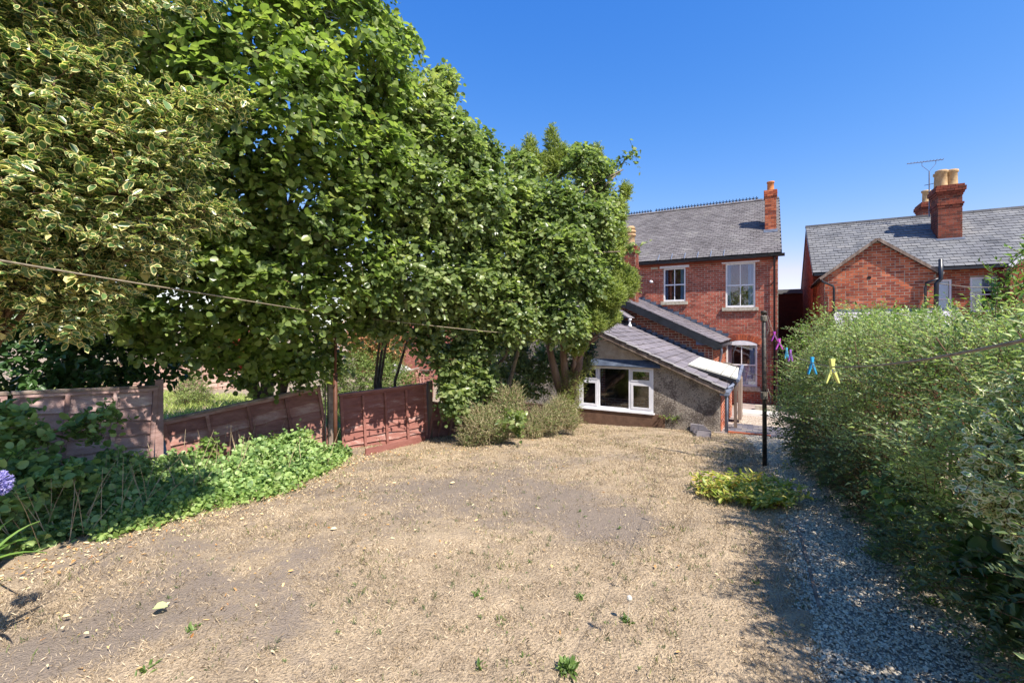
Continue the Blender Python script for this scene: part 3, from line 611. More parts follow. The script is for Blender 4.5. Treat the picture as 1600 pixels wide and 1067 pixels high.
# small lead gablet at the head of the roof
g = atY(970, 486, 13.9); bm = bmesh.new()
prism(bm, FR((g.x, 13.5, g.z), XA, ZU), [(-.3, -.22), (.32, -.22), (.32, -.19), (0, 0), (-.3, -.19)], -.8, 0); bm_obj('gablet', bm, LEAD, O)
bm = bmesh.new(); prism(bm, FR((g.x, 13.45, g.z), XA, ZU), [(-.36, -.22), (-.32, -.22), (0, -.02), (.34, -.22), (.38, -.22), (0, .03)], -.84, .02); bm_obj('gablet_roof', bm, SLATE2, O)
bm = bmesh.new(); q = atY(984, 506, 13.6); lathe(bm, Vector((q.x, q.y, q.z-.1)), [(.07, 0), (.05, .08), (.03, .1), (.03, .2), (.06, .21), (.05, .26)]); bm_obj('roof_vent', bm, PAINT, O, True)
# canopy of cream sheets behind the outhouse
K = empty('plastic_canopy', (-1.1, 12, -1.05), 'cream white sheeted canopy behind the outhouse roof', 'canopy')
A, B = Vector((-1.62, 11.2, -.862)), Vector((-.592, 11.2, -1.145)); Cc, D_ = Vector((-.58, 13.2, -.97)), Vector((-1.55, 13.2, -.828))
Mk = FR(A, B-A, D_-A); L1 = (B-A).length
for k in range(4):
    a, b = L1*(.0, .38, .68, .87)[k], L1*(.38, .68, .87, 1.0)[k]; bm = bmesh.new(); box(bm, Mk, a+.008, b-.008, 0, 2.0, -.02, .012+.004*(k % 2)); bm_obj('roof_sheet', bm, CREAM, K)
bm = bmesh.new()
for t_ in (.02, 1.0, 1.95): box(bm, Mk, 0, L1, t_-.02, t_+.02, -.09, -.022)
bm_obj('support_frame', bm, BLACKP, K)
bm = bmesh.new(); box(bm, I4, -.66, -.6, 11.2, 11.26, -2.4, -1.2); box(bm, I4, -.68, -.6, 13.1, 13.18, -2.5, -1.1); bm_obj('post', bm, WOODG, K)
bm = bmesh.new(); tube(bm, [at(1150, 597, 10.2), at(1143, 603, 10.0), at(1136, 606, 9.8)], .03, 6); tube(bm, [(-.58, 11.15, -1.18), (-.58, 13.2, -1.0)], .04, 6); bm_obj('gutter', bm, GREYP, K)
G_ = bmesh.new(); box(G_, I4, -.64, -.56, 12.3, 12.9, -2.25, -1.25); g_ = bm_obj('timber_gate', G_, WOODG); tag(g_, 'narrow brown timber gate standing beside the outhouse downpipe', 'gate')

# ---------------------------------------------------------------- neighbouring house on the right
NB = empty('neighbour_house', (3, 18, -2.7), 'orange red brick house with gabled wing and blue grey slate roof', 'house')
YN, YW = 20.0, 17.2
wa = rect(1516, 1560, 433, 487, YN); wb = rect(1464, 1487, 437, 497, YN)
M = wallM(YN); NX0 = 1.46
wall(M, [(NX0, -2.8), (9.5, -2.8), (9.5, 1.9), (NX0, 1.9)], [wa, wb], NB, limit=140, brick=BRICK2, bl=.215)
sash(M, *wa, NB, bars=False, m=WHITE, curtains=False); sash(M, *wb, NB, bars=False, m=WHITE, curtains=False)
bm = bmesh.new(); box(bm, M, wa[0]+.05, wa[1]-.05, (wa[2]+wa[3])/2+.1, wa[3]-.05, -.16, -.14); bm_obj('window_blind', bm, mat('pale_blue_blind', [(150,168,176),(172,188,194)], .8, 4), NB)
bm = bmesh.new(); box(bm, M, wb[0]+.05, wb[1]-.05, wb[2], wb[3]-.05, -.16, -.14); bm_obj('window_blind', bm, mat('blue_blind', [(120,150,200),(150,175,215)], .6, 4), NB)
WM = wallM(YW); xl, xr, xc, za, ze = 1.54, 4.17, 2.83, 2.60, 1.58
wall(WM, [(xl, -2.8), (xr, -2.8), (xr, ze), (xc, za-.04), (xl, ze)], [], NB, limit=150, brick=BRICK2, bl=.215)
wall(FR((xl, YN, 0), (0, -1, 0), ZU), [(0, -2.8), (YN-YW-.01, -2.8), (YN-YW-.01, ze-.05), (0, ze-.05)], [], NB, limit=100, brick=BRICK2)
wall(FR((xr, YW+.01, 0), (0, 1, 0), ZU), [(0, -2.8), (YN-YW-.02, -2.8), (YN-YW-.02, ze-.05), (0, ze-.05)], [], NB, bricks=False, mortar=BRICKD)
YE2, ZE2, YR2, ZR2 = 19.8, 1.95, 23.3, 4.27
wall(FR((NX0, 2*YR2-YE2, 0), (0, -1, 0), ZU), [(0, -2.8), (2*(YR2-YN)+.2, -2.8), (2*(YR2-YN)+.2, 1.9), (YR2-YE2+.0, ZR2-.14), (0, 1.9)], [], NB, limit=60, brick=BRICK2)
Mn = FR((0, YE2, ZE2), XA, (0, YR2-YE2, ZR2-ZE2)); SL2 = math.hypot(YR2-YE2, ZR2-ZE2)
roof(Mn, [(1.42, 0), (12, 0), (12, SL2), (1.42, SL2)], NB, SLATE, .255, .21, limit=290)
bm = bmesh.new(); prism(bm, FR((0, 2*YR2-YE2, ZE2), (-1, 0, 0), (0, YE2-YR2, ZR2-ZE2)), [(-12, 0), (-1.42, 0), (-1.42, SL2), (-12, SL2)], -.1, 0); bm_obj('rear_roof', bm, SLATE, NB)
me = unit_mesh('ridge_tile', SLATE)
for k in range(24): link('ridge_tile', me, None, NB, Matrix.Translation((1.62+k*.44, YR2, ZR2+.03)) @ Matrix.Diagonal((.43, .2, .09, 1))).matrix_parent_inverse = Matrix.Translation(NB.location).inverted()
for sgn, x0 in ((1, xl-.12), (-1, xr+.12)):                  # wing roof: two slopes running back into the main roof
    dz = (za-ze)/(xc-xl if sgn > 0 else xr-xc)
    o_ = (x0, YW-.12, za-dz*abs(xc-x0)+.02)
    Mw = FR(o_, (0, -1, 0), (sgn, 0, dz)) if sgn > 0 else FR(o_, (0, 1, 0), (-1, 0, dz))
    LL = math.hypot(xc-x0, dz*(xc-x0))
    if sgn > 0: roof(Mw, [(-3.9, 0), (0, 0), (0, LL), (-3.9, LL)], NB, SLATE, .255, .21, limit=40, thick=.05)
    else: roof(Mw, [(0, 0), (3.9, 0), (3.9, LL), (0, LL)], NB, SLATE, .255, .21, limit=40, thick=.05)
for a, b in (((xl-.12, ze-.09), (xc, za)), ((xr+.12, ze-.1), (xc, za))):
    bm = bmesh.new(); A2 = Vector((a[0], YW-.13, a[1])); B2 = Vector((b[0], YW-.13, b[1])); Mv = FR(A2, B2-A2, ZU if a[0] < b[0] else ZU)
    box(bm, Mv, 0, (B2-A2).length, -.03, .05, -.02, .015); bm_obj('verge', bm, WOODG, NB)
bm = bmesh.new(); box(bm, I4, NX0, 9.5, YE2-.1, YE2-.01, ZE2-.1, ZE2-.02); bm_obj('gutter', bm, BLACKP, NB)
stack(NB, 5.26, 5.90, 21.5, 22.3, 2.6, 5.0, BRICKD, 120)
stack(NB, 6.0, 6.75, 26.6, 27.6, 3.2, 5.55, BRICKD, 30)
for x, y in ((5.42, 21.75), (5.72, 21.85), (5.45, 22.1)):
    bm = bmesh.new(); lathe(bm, Vector((x, y, 4.98)), [(.17, 0), (.165, .06), (.15, .5), (.185, .53), (.185, .6), (.15, .62), (.12, .5)]); bm_obj('chimney_pot', bm, CLAY, NB, True)
for x, y in ((6.2, 27.0), (6.5, 27.1)):
    bm = bmesh.new(); lathe(bm, Vector((x, y, 5.53)), [(.17, 0), (.14, .06), (.13, .5), (.17, .53), (.17, .6), (.12, .6)]); bm_obj('chimney_pot', bm, CLAY, NB, True)
bm = bmesh.new(); box(bm, Mn, 5.2, 5.95, 1.92, 2.06, .03, .05); bm_obj('lead_flashing', bm, LEAD, NB)
bm = bmesh.new()
A_ = empty('tv_aerial', (5.2, 22.45, 4.2), 'thin metal television aerial fixed beside the larger chimney', 'aerial')
mx_ = atY(1452, 300, 22.45).x; zt = sZ(1452, 268, 22.45)
bm = bmesh.new(); tube(bm, [(mx_, 22.45, 4.1), (mx_, 22.45, zt)], .022, 6); bm_obj('mast', bm, GREYP, A_)
e0, e1 = atY(1417, 256.5, 22.45), atY(1474, 249.5, 22.45)
bm = bmesh.new(); tube(bm, [e0, e1], .016, 5); tube(bm, [e0.lerp(e1, .42), e0.lerp(e1, .42)+Vector((0, 0, -.14)), Vector((mx_, 22.45, zt)), e0.lerp(e1, .8)+Vector((0, 0, -.12)), e0.lerp(e1, .8)], .01, 5); bm_obj('boom', bm, GREYP, A_)
for k in range(12):
    q = e0.lerp(e1, .02+k*.088); bm = bmesh.new(); tube(bm, [q+Vector((0, -.09-.004*k, .01)), q+Vector((0, .09+.004*k, .01))], .008, 4); bm_obj('aerial_rod', bm, GREYP, A_)
bm = bmesh.new(); tube(bm, [atY(1444, 290, 22.3), atY(1466, 285.5, 22.3)], .012, 4); bm_obj('lower_rod', bm, GREYP, A_)
for pts, r in (([atY(1470, 405, 17), atY(1470, 436, 17), atY(1463, 443, 17), atY(1462, 520, 17)], .055), ([atY(1470, 434, 17), atY(1447, 442, 17.0), atY(1446, 450, 17.0), atY(1446, 510, 17.0)], .034),
               ([atY(1284, 434, 17.1), atY(1285, 440, 17.1), atY(1302, 447, 17.1), atY(1303, 452, 17.1), atY(1303, 520, 17.1)], .035), ([atY(1577, 412, 19.8), atY(1577, 520, 19.8)], .05)):
    bm = bmesh.new(); tube(bm, pts, r, 8); bm_obj('waste_pipe', bm, BLACKP if pts[0].y < 19 else GREYP, NB, True)
bm = bmesh.new(); q = atY(1358, 434, YW); tube(bm, [(q.x, YW-.012, q.z), (q.x, YW+.05, q.z)], .05, 12); bm_obj('pipe_hole', bm, DARK, NB)
# small lean-to roof under the gable
zt, zb = sZ(1385, 488, YW), sZ(1385, 532, 15.7); Ml = FR((1.75, 15.7, zb), XA, (0, YW-15.7, zt-zb)); LL = math.hypot(YW-15.7, zt-zb)
roof(Ml, [(0, 0), (2.9, 0), (2.9, LL), (0, LL)], NB, mat('pale_slate', [(150,146,154),(186,180,186)], .7, 3, island=.5), .24, .19, limit=60, thick=.05)
bm = bmesh.new(); box(bm, WM, 1.75, 4.65, zt-.02, zt+.1, .01, .03); bm_obj('lead_flashing', bm, LEAD, NB)
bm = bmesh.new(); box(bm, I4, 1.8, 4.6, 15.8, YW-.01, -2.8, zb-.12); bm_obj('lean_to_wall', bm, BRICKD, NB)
# projecting barge board at the far right
bm = bmesh.new(); A2, B2 = atY(1576, 414, 19.0), atY(1640, 372, 19.0); box(bm, FR(A2, B2-A2, ZU), 0, 1.1, -.1, .0, -.04, 0); bm_obj('white_bargeboard', bm, PAINT, NB)
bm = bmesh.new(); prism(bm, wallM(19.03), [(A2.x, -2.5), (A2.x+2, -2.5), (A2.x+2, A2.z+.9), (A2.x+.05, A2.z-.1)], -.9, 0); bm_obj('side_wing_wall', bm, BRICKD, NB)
# dark building in the gap
DB = empty('dark_brick_building', (1, 26, -2.8), 'dark brown flat roofed building in the gap between the houses', 'building')
wall(wallM(26), [(-1.5, -2.8), (2.6, -2.8), (2.6, 1.62), (-1.5, 1.62)], [], DB, bricks=False, mortar=BRICKD)
bm = bmesh.new(); box(bm, I4, -1.6, 2.7, 25.9, 29, 1.62, 1.68); box(bm, I4, -1.4, 2.6, 26.1, 29, 1.68, 1.85); bm_obj('flat_roof', bm, SLATE, DB)
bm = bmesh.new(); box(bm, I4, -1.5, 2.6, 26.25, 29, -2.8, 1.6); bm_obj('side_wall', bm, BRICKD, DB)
# ---------------------------------------------------------------- beyond the left fence
L_ = empty('far_brick_house', at(640, 560, 22), 'pinkish red brick house glimpsed through the trees on the left', 'house')
M = wallM(20.5); wf = rect(611, 619, 520, 550, 20.5)
wall(M, [(-23, -3), (-9.5, -3), (-9.5, .9), (-23, .9)], [wf], L_, limit=120, brick=mat('pink_red_brick', [(150,84,68),(176,104,86),(196,126,106)], .9, 7, island=.7), bl=.22)
sash(M, *wf, L_, curtains=False)
Mq = FR((0, 20.3, .9), XA, (0, 3.4, 2.3)); prism_ = bmesh.new(); prism(prism_, Mq, [(-23.2, 0), (-9.3, 0), (-9.3, 4.1), (-23.2, 4.1)], -.1, 0); bm_obj('roof', prism_, TILE, L_)
bm = bmesh.new(); box(bm, I4, -23, -9.5, 20.8, 26, -3, .8); bm_obj('side_wall', bm, BRICKD, L_)
bm = bmesh.new(); q0, q1 = at(612, 583, 14), at(654, 583, 14.4); Mc = FR(q0, q1-q0, ZU); L1 = (q1-q0).length
prism(bm, Mc, [(0, .02), (L1, -.05), (L1, -.02), (L1*.55, .22), (0, .27)], -1.8, 0); tag(bm_obj('white_canopy', bm, PAINT), 'white sloping canopy top beyond the far fence', 'canopy')
# ---------------------------------------------------------------- fences, posts and lines
FB = mat('brown_fence_board', [(103,70,63),(138,94,85),(160,116,105),(193,162,151)], .85, 5, island=.5, stretch=(1,1,3), bump=.004, bscale=22, fine=.35)
FP = mat('weathered_purple_board', [(116,88,83),(151,121,114),(180,151,145),(220,204,195)], .9, 5, island=.45, stretch=(1,1,4), bump=.004, bscale=22, fine=.5)
FRD = mat('red_brown_board', [(106,68,60),(137,89,80),(151,104,94),(204,180,170)], .85, 4, island=.4, stretch=(1,1,4), bump=.004, bscale=22, fine=.35)
FT = mat('worn_capping', [(96,80,72),(140,122,110),(176,162,150)], .9, 7, bump=.004, bscale=30)
def panel(root, TL, TR, h, m, nb, nbat, cap=True, capm=None, waney=.012):
    a = (TR-TL); Wd = a.length; Mp = FR(TL, a, ZU)      # n faces the garden
    bm = bmesh.new(); box(bm, Mp, 0, .045, -h, -.03, -.015, .045); box(bm, Mp, Wd-.045, Wd, -h, -.03, -.015, .045); box(bm, Mp, 0, Wd, -.05, -.01, -.016, .04)
    pn = bm_obj('fence_panel', bm, m, root); bh = (h-.05)/nb
    for i in range(nb):
        t1 = -.05-i*bh; t0 = t1-bh-.025; bm = bmesh.new(); n = 14; rings = []
        ph = random.uniform(0, 6); 
        for k in range(n+1):
            s = .03+(Wd-.06)*k/n; wv = waney*(math.sin(s*5+ph)+.6*math.sin(s*13+ph*2)+.4*math.sin(s*31+ph)); 
            rings.append([bm.verts.new(Mp @ Vector(c)) for c in ((s, t1, -.012), (s, t0+wv, .004), (s, t0+wv, .024), (s, t1, -.006))])
        for k in range(n):
            for j in range(4): bm.faces.new((rings[k][j], rings[k+1][j], rings[k+1][(j+1) % 4], rings[k][(j+1) % 4]))
        bm.faces.new(rings[0]); bm.faces.new(rings[-1][::-1]); bmesh.ops.recalc_face_normals(bm, faces=bm.faces[:])
        bm_obj('fence_board', bm, m, pn)
    for i in range(nbat):
        s = Wd*(i+1)/(nbat+1); bm = bmesh.new(); box(bm, Mp, s-.02, s+.02, -h, -.05, .018, .05); bm_obj('fence_batten', bm, m, pn)
    if cap:
        bm = bmesh.new(); box(bm, Mp, -.01, Wd+.01, -.012, .018, -.035, .05); bm_obj('capping_rail', bm, capm or FT, pn)
    return pn
FN = empty('garden_fence', at(400, 700, 6.3), 'low lapped timber panel fence along the left side of the lawn', 'fence')
P1, P2, P3 = at(245, 602, 5.852), at(500, 605, 7.054), at(668, 600, 8.099)
d1 = Vector((-.33, -.94, 0))
A1 = at(252, 655, 5.873)
tl = at(20, 614, 4.786); panel(FN, tl, at(245, 604, 5.821), 1.05, FP, 6, 2)
tl2 = at(20, 614, 4.786)+(tl-at(240, 604, 5.821)).normalized()*1.75; panel(FN, tl2, tl-Vector((.02, .04, 0)), 1.05, FP, 6, 2)
panel(FN, at(252, 658, 5.915), at(499, 604, 7.054), 1.02, FB, 7, 3)
panel(FN, at(530, 617, 7.263), at(664, 600, 8.067), .93, FRD, 8, 3, capm=FB)
panel(FN, at(676, 626, 8.203), at(722, 633, 8.883), .72, FB, 5, 2, cap=False)
panel(FN, at(722, 634, 8.903), at(790, 640, 10.659), .72, FB, 5, 2, cap=False)
for px, py, d, w, h, m in ((249, 594, 5.6, .085, 1.25, FP), (517, 592, 6.8, .09, 1.3, FT), (671, 596, 7.8, .085, 1.3, WOODG), (508, 600, 6.78, .02, 1.1, FT)):
    p = at(px, py, d*1.045); Mp = FR(p, (.4, .9, 0) if w > .03 else (.45, .8, 0), ZU if w > .03 else (-.1, -.06, 1)); bm = bmesh.new(); box(bm, Mp, -w/2, w/2, -h, 0, -w/2, w/2); box(bm, Mp, -w/2+.008, w/2-.008, 0, .008, -w/2+.008, w/2-.008); bm_obj('fence_post', bm, m, FN)
q0, q1 = on_ground(572, 712), on_ground(664, 690); bm = bmesh.new(); Mg = FR(q0, q1-q0, ZU); box(bm, Mg, 0, (q1-q0).length, -.05, .1, -.03, 0); bm_obj('gravel_board', bm, FRD, FN)
# far fence and far panels
F2 = empty('far_fence', at(648, 600, 13), 'brown panel fence far beyond the butterfly bush', 'fence')
panel(F2, at(625, 584, 13.0), at(653, 575, 13.4), .9, FB, 9, 3, cap=True)
panel(F2, at(655, 578, 13.6), at(676, 578, 15), .9, FB, 9, 3)
F3 = empty('distant_left_fence', at(180, 590, 14), 'pale brown fence seen under the variegated tree', 'fence')
FPL = mat('pale_brown_fence', [(140,110,98),(170,140,126),(192,166,152)], .9, 5, island=.5)  # pale brown boards of the distant left fence
for k in range(4):
    panel(F3, at(90+k*75, 570-k*3, 13.5+k*1.2), at(163+k*75, 567-k*3, 14.65+k*1.2), 1.4, FPL, 8, 2)
# posts
T = empty('clothes_post', on_ground(1195, 727), 'tall black metal clothes post at the right edge of the lawn', 'post')
b = on_ground(1195, 728); dpost = b.x*(-ST)+b.y*CT; zt = (HY-487)/F*dpost
bm = bmesh.new(); tube(bm, [(b.x, b.y, b.z-.1), (b.x-.004, b.y, b.z+.9), (b.x-.012, b.y, zt)], .027, 10); bm_obj('pole', bm, IRONB, T, True)
bm = bmesh.new(); lathe(bm, Vector((b.x-.012, b.y, zt-.03)), [(.036, 0), (.036, .035), (.02, .045)], 10); bm_obj('cap', bm, IRONB, T, True)
bm = bmesh.new()
for k in range(5): 
    zz = zt-.06-k*.014; tube(bm, [(b.x-.012+.036*math.cos(a), b.y+.036*math.sin(a), zz+.004*math.sin(a*2)) for a in np.linspace(0, 6.3, 12)], .006, 4, False)
tube(bm, [(b.x+.02, b.y-.02, zt-.1), (b.x+.05, b.y-.03, zt-.2), (b.x+.03, b.y-.03, zt-.3)], .005, 4)
for k in range(6):
    zz = zt-1.13+k*.016; tube(bm, [(b.x-.008+.038*math.cos(a), b.y+.038*math.sin(a), zz+.01*math.sin(a)) for a in np.linspace(0, 6.3, 12)], .006, 4, False)
tube(bm, [(b.x+.03, b.y-.03, zt-1.0), (b.x+.07, b.y-.03, zt-1.12), (b.x+.055, b.y-.04, zt-1.22), (b.x+.02, b.y-.04, zt-1.1)], .008, 4)
bm_obj('knotted_rope', bm, ROPE, T)
T2 = empty('washing_line_pole', on_ground(524, 717), 'slim rusty brown washing line pole in front of the fence', 'post')
b2 = on_ground(524, 717); d2 = b2.x*(-ST)+b2.y*CT
bm = bmesh.new(); tube(bm, [(b2.x, b2.y, b2.z-.1), (b2.x+.0, b2.y, (HY-585)/F*d2)], .029, 8); bm_obj('pole', bm, IRON, T2, True)
bm = bmesh.new(); tube(bm, [(b2.x, b2.y, (HY-587)/F*d2), (b2.x+.01, b2.y, (HY-484)/F*d2)], .02, 8); bm_obj('upper_pole', bm, IRON, T2, True)
bm = bmesh.new(); lathe(bm, Vector((b2.x, b2.y, (HY-588)/F*d2)), [(.034, 0), (.034, .04), (.018, .045)], 8); bm_obj('collar', bm, IRON, T2, True)
def cam3(R, D, z): return Vector((-ST*D+CT*R, CT*D+ST*R, z))
def spline(keys, n=70):
    ks = [k[0] for k in keys]; out = []
    for i in range(n+1):
        s = ks[0]+(ks[-1]-ks[0])*i/n; j = max(0, min(len(ks)-2, sum(1 for k in ks if k <= s)-1))
        p1, p2 = keys[j], keys[j+1]; p0 = keys[max(j-1, 0)]; p3 = keys[min(j+2, len(keys)-1)]
        tt = (s-p1[0])/(p2[0]-p1[0]); r = []
        for c in range(1, len(p1)):
            m1 = (p2[c]-p0[c])/(p2[0]-p0[0])*(p2[0]-p1[0]); m2 = (p3[c]-p1[c])/(p3[0]-p1[0])*(p2[0]-p1[0])
            r.append((2*tt**3-3*tt**2+1)*p1[c]+(tt**3-2*tt**2+tt)*m1+(-2*tt**3+3*tt**2)*p2[c]+(tt**3-tt**2)*m2)
        out.append(tuple(r))
    return out
R0 = b.x*CT+b.y*ST; D0 = dpost
def LN(s): return R0+(.58-R0)*s, D0+(.515-D0)*s
LX = [1199, 1205, 1212, 1229, 1250, 1269, 1300, 1350, 1400, 1450, 1500, 1550, 1600, 1700, 1850]; LY = [491, 511, 528, 549, 561, 567, 573.5, 573, 568, 561, 552, 542, 532, 508, 465]
def line_at(x):
    lo, hi = 0., 1.3
    for _ in range(40):
        s = (lo+hi)/2; R_, D_ = LN(s)
        if D_ > .05 and 800+F*R_/D_ < x: lo = s
        else: hi = s
    R_, D_ = LN(s); return cam3(R_, D_, (HY-float(np.interp(x, LX, LY)))/F*D_)
pts = [line_at(x) for x in list(np.linspace(1199.5, 1300, 24))+list(np.linspace(1306, 1850, 44))]
for _ in range(2): pts = [pts[0]]+[(pts[i-1]+pts[i]*2+pts[i+1])/4 for i in range(1, len(pts)-1)]+[pts[-1]]
bm = bmesh.new(); tube(bm, pts, [.0019+.0009*(i/67)**2+.0002*math.sin(i*1.7) for i in range(len(pts))], 6)
tag(bm_obj('washing_line', bm, ROPE), 'sagging grey rope washing line carrying pegs over the right hedge', 'washing line')
keys2 = [(-.4, -1.98, .5, .32), (0, -2.17, 2.2, .27), (.233, -2.25, 3.2, .247), (.6, -2.38, 4.8, .21), (1, -2.52*d2/6.5, d2, (HY-492)/F*d2), (1.3, (640-800)/F*6.7, 6.7, (HY-505)/F*6.7), (1.6, (742-800)/F*7.0, 7.0, (HY-516)/F*7.0), (1.8, (800-800)/F*7.9, 7.9, (HY-521)/F*7.9)]
keys2[4] = (1, (524-800)/F*d2, d2, (HY-492)/F*d2)
pts = [cam3(*q) for q in spline(keys2)]
bm = bmesh.new(); tube(bm, pts, .005, 6)
tag(bm_obj('clothes_line', bm, mat('pale_rope', [(130,118,98),(176,162,136)], .8, 40)), 'pale rope strung from the variegated tree past the rusty pole', 'washing line')
bm = bmesh.new(); tube(bm, [cam3(R0, D0, (HY-588)/F*D0), at(1170, 583, 7.5), at(1155, 575, 10.2)], .004, 5); tube(bm, [at(1155, 574, 10.3), at(1140, 568, 10.4), at(1130, 566, 10.5)], [.004, .02, .012], 5)
tag(bm_obj('short_line', bm, ROPE), 'thin knotted line from the black post to the canopy', 'line')
# telephone style wire in front of the neighbour windows
bm = bmesh.new(); tube(bm, [atY(1466, 443, 17), atY(1515, 449, 16.5), atY(1560, 449, 16.5), atY(1640, 440, 16)], .012, 4)
tag(bm_obj('overhead_cable', bm, ROPE), 'thin cable crossing in front of the neighbour windows', 'cable')
# pegs
def peg(x, cols, label, spread=.2, size=.1, open_=1):
    c = line_at(x)
    m = mat('peg_plastic_'+cols[0], [cols[1], cols[2]], .35, 8, spec=.5)
    E = empty('clothes_peg', c, label, 'clothes peg', 'pegs on the washing line')
    dr = Vector((CT, ST, 0))
    for sg in (-1, 1):
        Mq = Matrix.Translation(c) @ FR((0, 0, 0), dr, ZU)
        bm = bmesh.new(); w = .009*size/.1
        pr = [(-sg*.006, .035), (-sg*.001, .0), (sg*.010, -.03), (sg*.022, -.066)]
        pr = [(a*size/.1*spread/.2, t_*size/.1) for a, t_ in pr]
        for i in range(3):
            (a0, t0_), (a1, t1_) = pr[i], pr[i+1]; wd = [.004, .0055, .005, .0025]
            prism(bm, Mq, [(a0-wd[i]*size/.1, t0_), (a0+wd[i]*size/.1, t0_), (a1+wd[i+1]*size/.1, t1_), (a1-wd[i+1]*size/.1, t1_)], -w+.0015*(sg+1), w-.0015*(1-sg))
        bm_obj('peg_jaw', bm, m, E)
    bm = bmesh.new(); tube(bm, [Mq @ Vector((.006*math.cos(a), -.012+.006*math.sin(a), .010)) for a in np.linspace(0, 6.2, 9)], .0012, 4); bm_obj('peg_spring', bm, GREYP, E)
peg(1300, ('yellow', (196,200,110), (212,216,130)), 'pale yellow green peg, nearest on the right line', size=.084, spread=.23)
peg(1269, ('blue', (36,140,190), (60,165,210)), 'bright blue peg hanging next to the yellow one', size=.076, spread=.2)
peg(1235, ('purple', (140,84,170), (165,110,190)), 'purple peg beside the tilted light blue peg', size=.075, spread=.14)
peg(1229, ('light_blue', (60,160,200), (90,180,214)), 'light blue peg between the purple and pink pegs', size=.075, spread=.12)
peg(1217.5, ('pink', (190,70,180), (205,95,195)), 'pink purple peg, second from the black post', size=.09, spread=.28)
peg(1210, ('magenta', (160,50,160), (180,75,180)), 'magenta peg closest to the black clothes post', size=.09, spread=.28)
# ---------------------------------------------------------------- foliage machinery
def unit(a): return a/np.maximum(np.linalg.norm(a, axis=-1, keepdims=True), 1e-9)
def rnd(n): return unit(rng.normal(size=(n, 3)))
def V3(v): return np.array([v[0], v[1], v[2]], float)
TM = {  # perimeter..., centre ; x across, y along, z normal
 'round': np.array([(0,0,0),(.42,.14,.07),(.52,.5,.09),(.33,.85,.02),(0,1.03,-.07),(-.33,.85,.02),(-.52,.5,.09),(-.42,.14,.07),(0,.5,-.02)]),
 'oval': np.array([(0,0,0),(.4,.28,.05),(.4,.68,.03),(0,1,-.06),(-.4,.68,.03),(-.4,.28,.05),(0,.5,-.03)]),
 'lance': np.array([(0,0,0),(.36,.35,.07),(0,1,-.12),(-.36,.35,.07)]),
 'scale': np.array([(0,0,0),(.5,.45,.05),(0,1,0),(-.5,.45,.05)]),
}
def leaf_object(name, P, D, Nn, Ln, Wd, tm, m, parent, jitter=.06):
    t = TM[tm]; k = len(t); n = len(P)
    D = unit(D); Nn = unit(Nn-D*(Nn*D).sum(-1, keepdims=True)); Sd = np.cross(D, Nn)
    Wd = np.broadcast_to(Wd, (n,)); Ln = np.broadcast_to(Ln, (n,))
    curl = rng.uniform(.3, 2.6, n)
    V = P[:, None]+t[None, :, 0, None]*(Wd[:, None, None]*Sd[:, None])+t[None, :, 1, None]*(Ln[:, None, None]*D[:, None])+t[None, :, 2, None]*((Ln*curl)[:, None, None]*Nn[:, None])
    if jitter: V += rng.normal(0, 1, V.shape)*(jitter*.4*Wd)[:, None, None]*(np.arange(k) > 0)[None, :, None]
    b = np.arange(n)[:, None]*k
    if k == 4: Fa = np.concatenate([b+np.array([0, 1, 2]), b+np.array([0, 2, 3])], 0)
    else: Fa = np.concatenate([b+np.array([i, (i+1) % (k-1), k-1]) for i in range(k-1)], 0)
    me = fastmesh(name, V.reshape(-1, 3), Fa)
    if k > 4:
        e = np.ones((n, k), np.float32); e[:, -1] = 0
        a = me.attributes.new('edge', 'FLOAT', 'POINT'); a.data.foreach_set('value', e.ravel())
    return tag(link(name, me, m, parent), kind='stuff')
def shoots(P0, T, Ln, nl, leaf, asp=.85, splay=.9, up=.7, droop=.25, out=None, jit=.35, hang=0.):
    """twigs with alternating leaves -> P, D, N, L, W and twig segments"""
    n = len(P0); T = unit(T); Ln = np.broadcast_to(Ln, (n,))
    j = (np.arange(nl)[None]+rng.random((n, nl)))/nl
    s = j*Ln[:, None]
    base = P0[:, None]+T[:, None]*s[..., None]; base[..., 2] -= droop*(s**2)/np.maximum(Ln[:, None], .05)
    ax = unit(np.cross(T, np.array([0, 0, 1.])+rng.normal(0, .3, (n, 3))))
    sg = np.where(np.arange(nl) % 2 == 0, 1, -1)[None, :, None]
    D = unit(T[:, None]*(.45+.6*j[..., None]**3)+ax[:, None]*sg*splay+rng.normal(0, jit, (n, nl, 3))+np.array([0, 0, -hang]))
    o = out[:, None] if out is not None else T[:, None]
    N_ = unit(np.array([0, 0, up])+.45*o+rng.normal(0, jit*1.1, (n, nl, 3)))
    L = leaf*rng.uniform(.45, 1.3, (n, nl))*(1-.25*j**4)
    return base.reshape(-1, 3), D.reshape(-1, 3), N_.reshape(-1, 3), L.ravel(), (L*asp*rng.uniform(.85, 1.15, L.shape)).ravel(), (P0, base[:, -1], T)
def twig_object(name, A, B, r, m, parent, r1=.3):
    n = len(A); T = unit(B-A); x = unit(np.cross(T, np.array([.1, .2, 1.]))); y = np.cross(T, x); r = np.broadcast_to(r, (n,))[:, None]
    mid = (A+B)/2+np.array([0, 0, .02]); V = []
    for q, f in ((A, 1), (mid, .75), (B, r1)):
        for k in range(3): V.append(q+(x*math.cos(2.094*k)+y*math.sin(2.094*k))*r*f)
    V = np.stack(V, 1).reshape(-1, 3); b = np.arange(n)[:, None]*9; F_ = []
    for l in (0, 3):
        for k in range(3): F_.append(b+np.array([l+k, l+(k+1) % 3, l+3+(k+1) % 3, l+3+k]))
    return tag(link(name, fastmesh(name, V, np.concatenate(F_, 0), True), m, parent), kind='stuff')
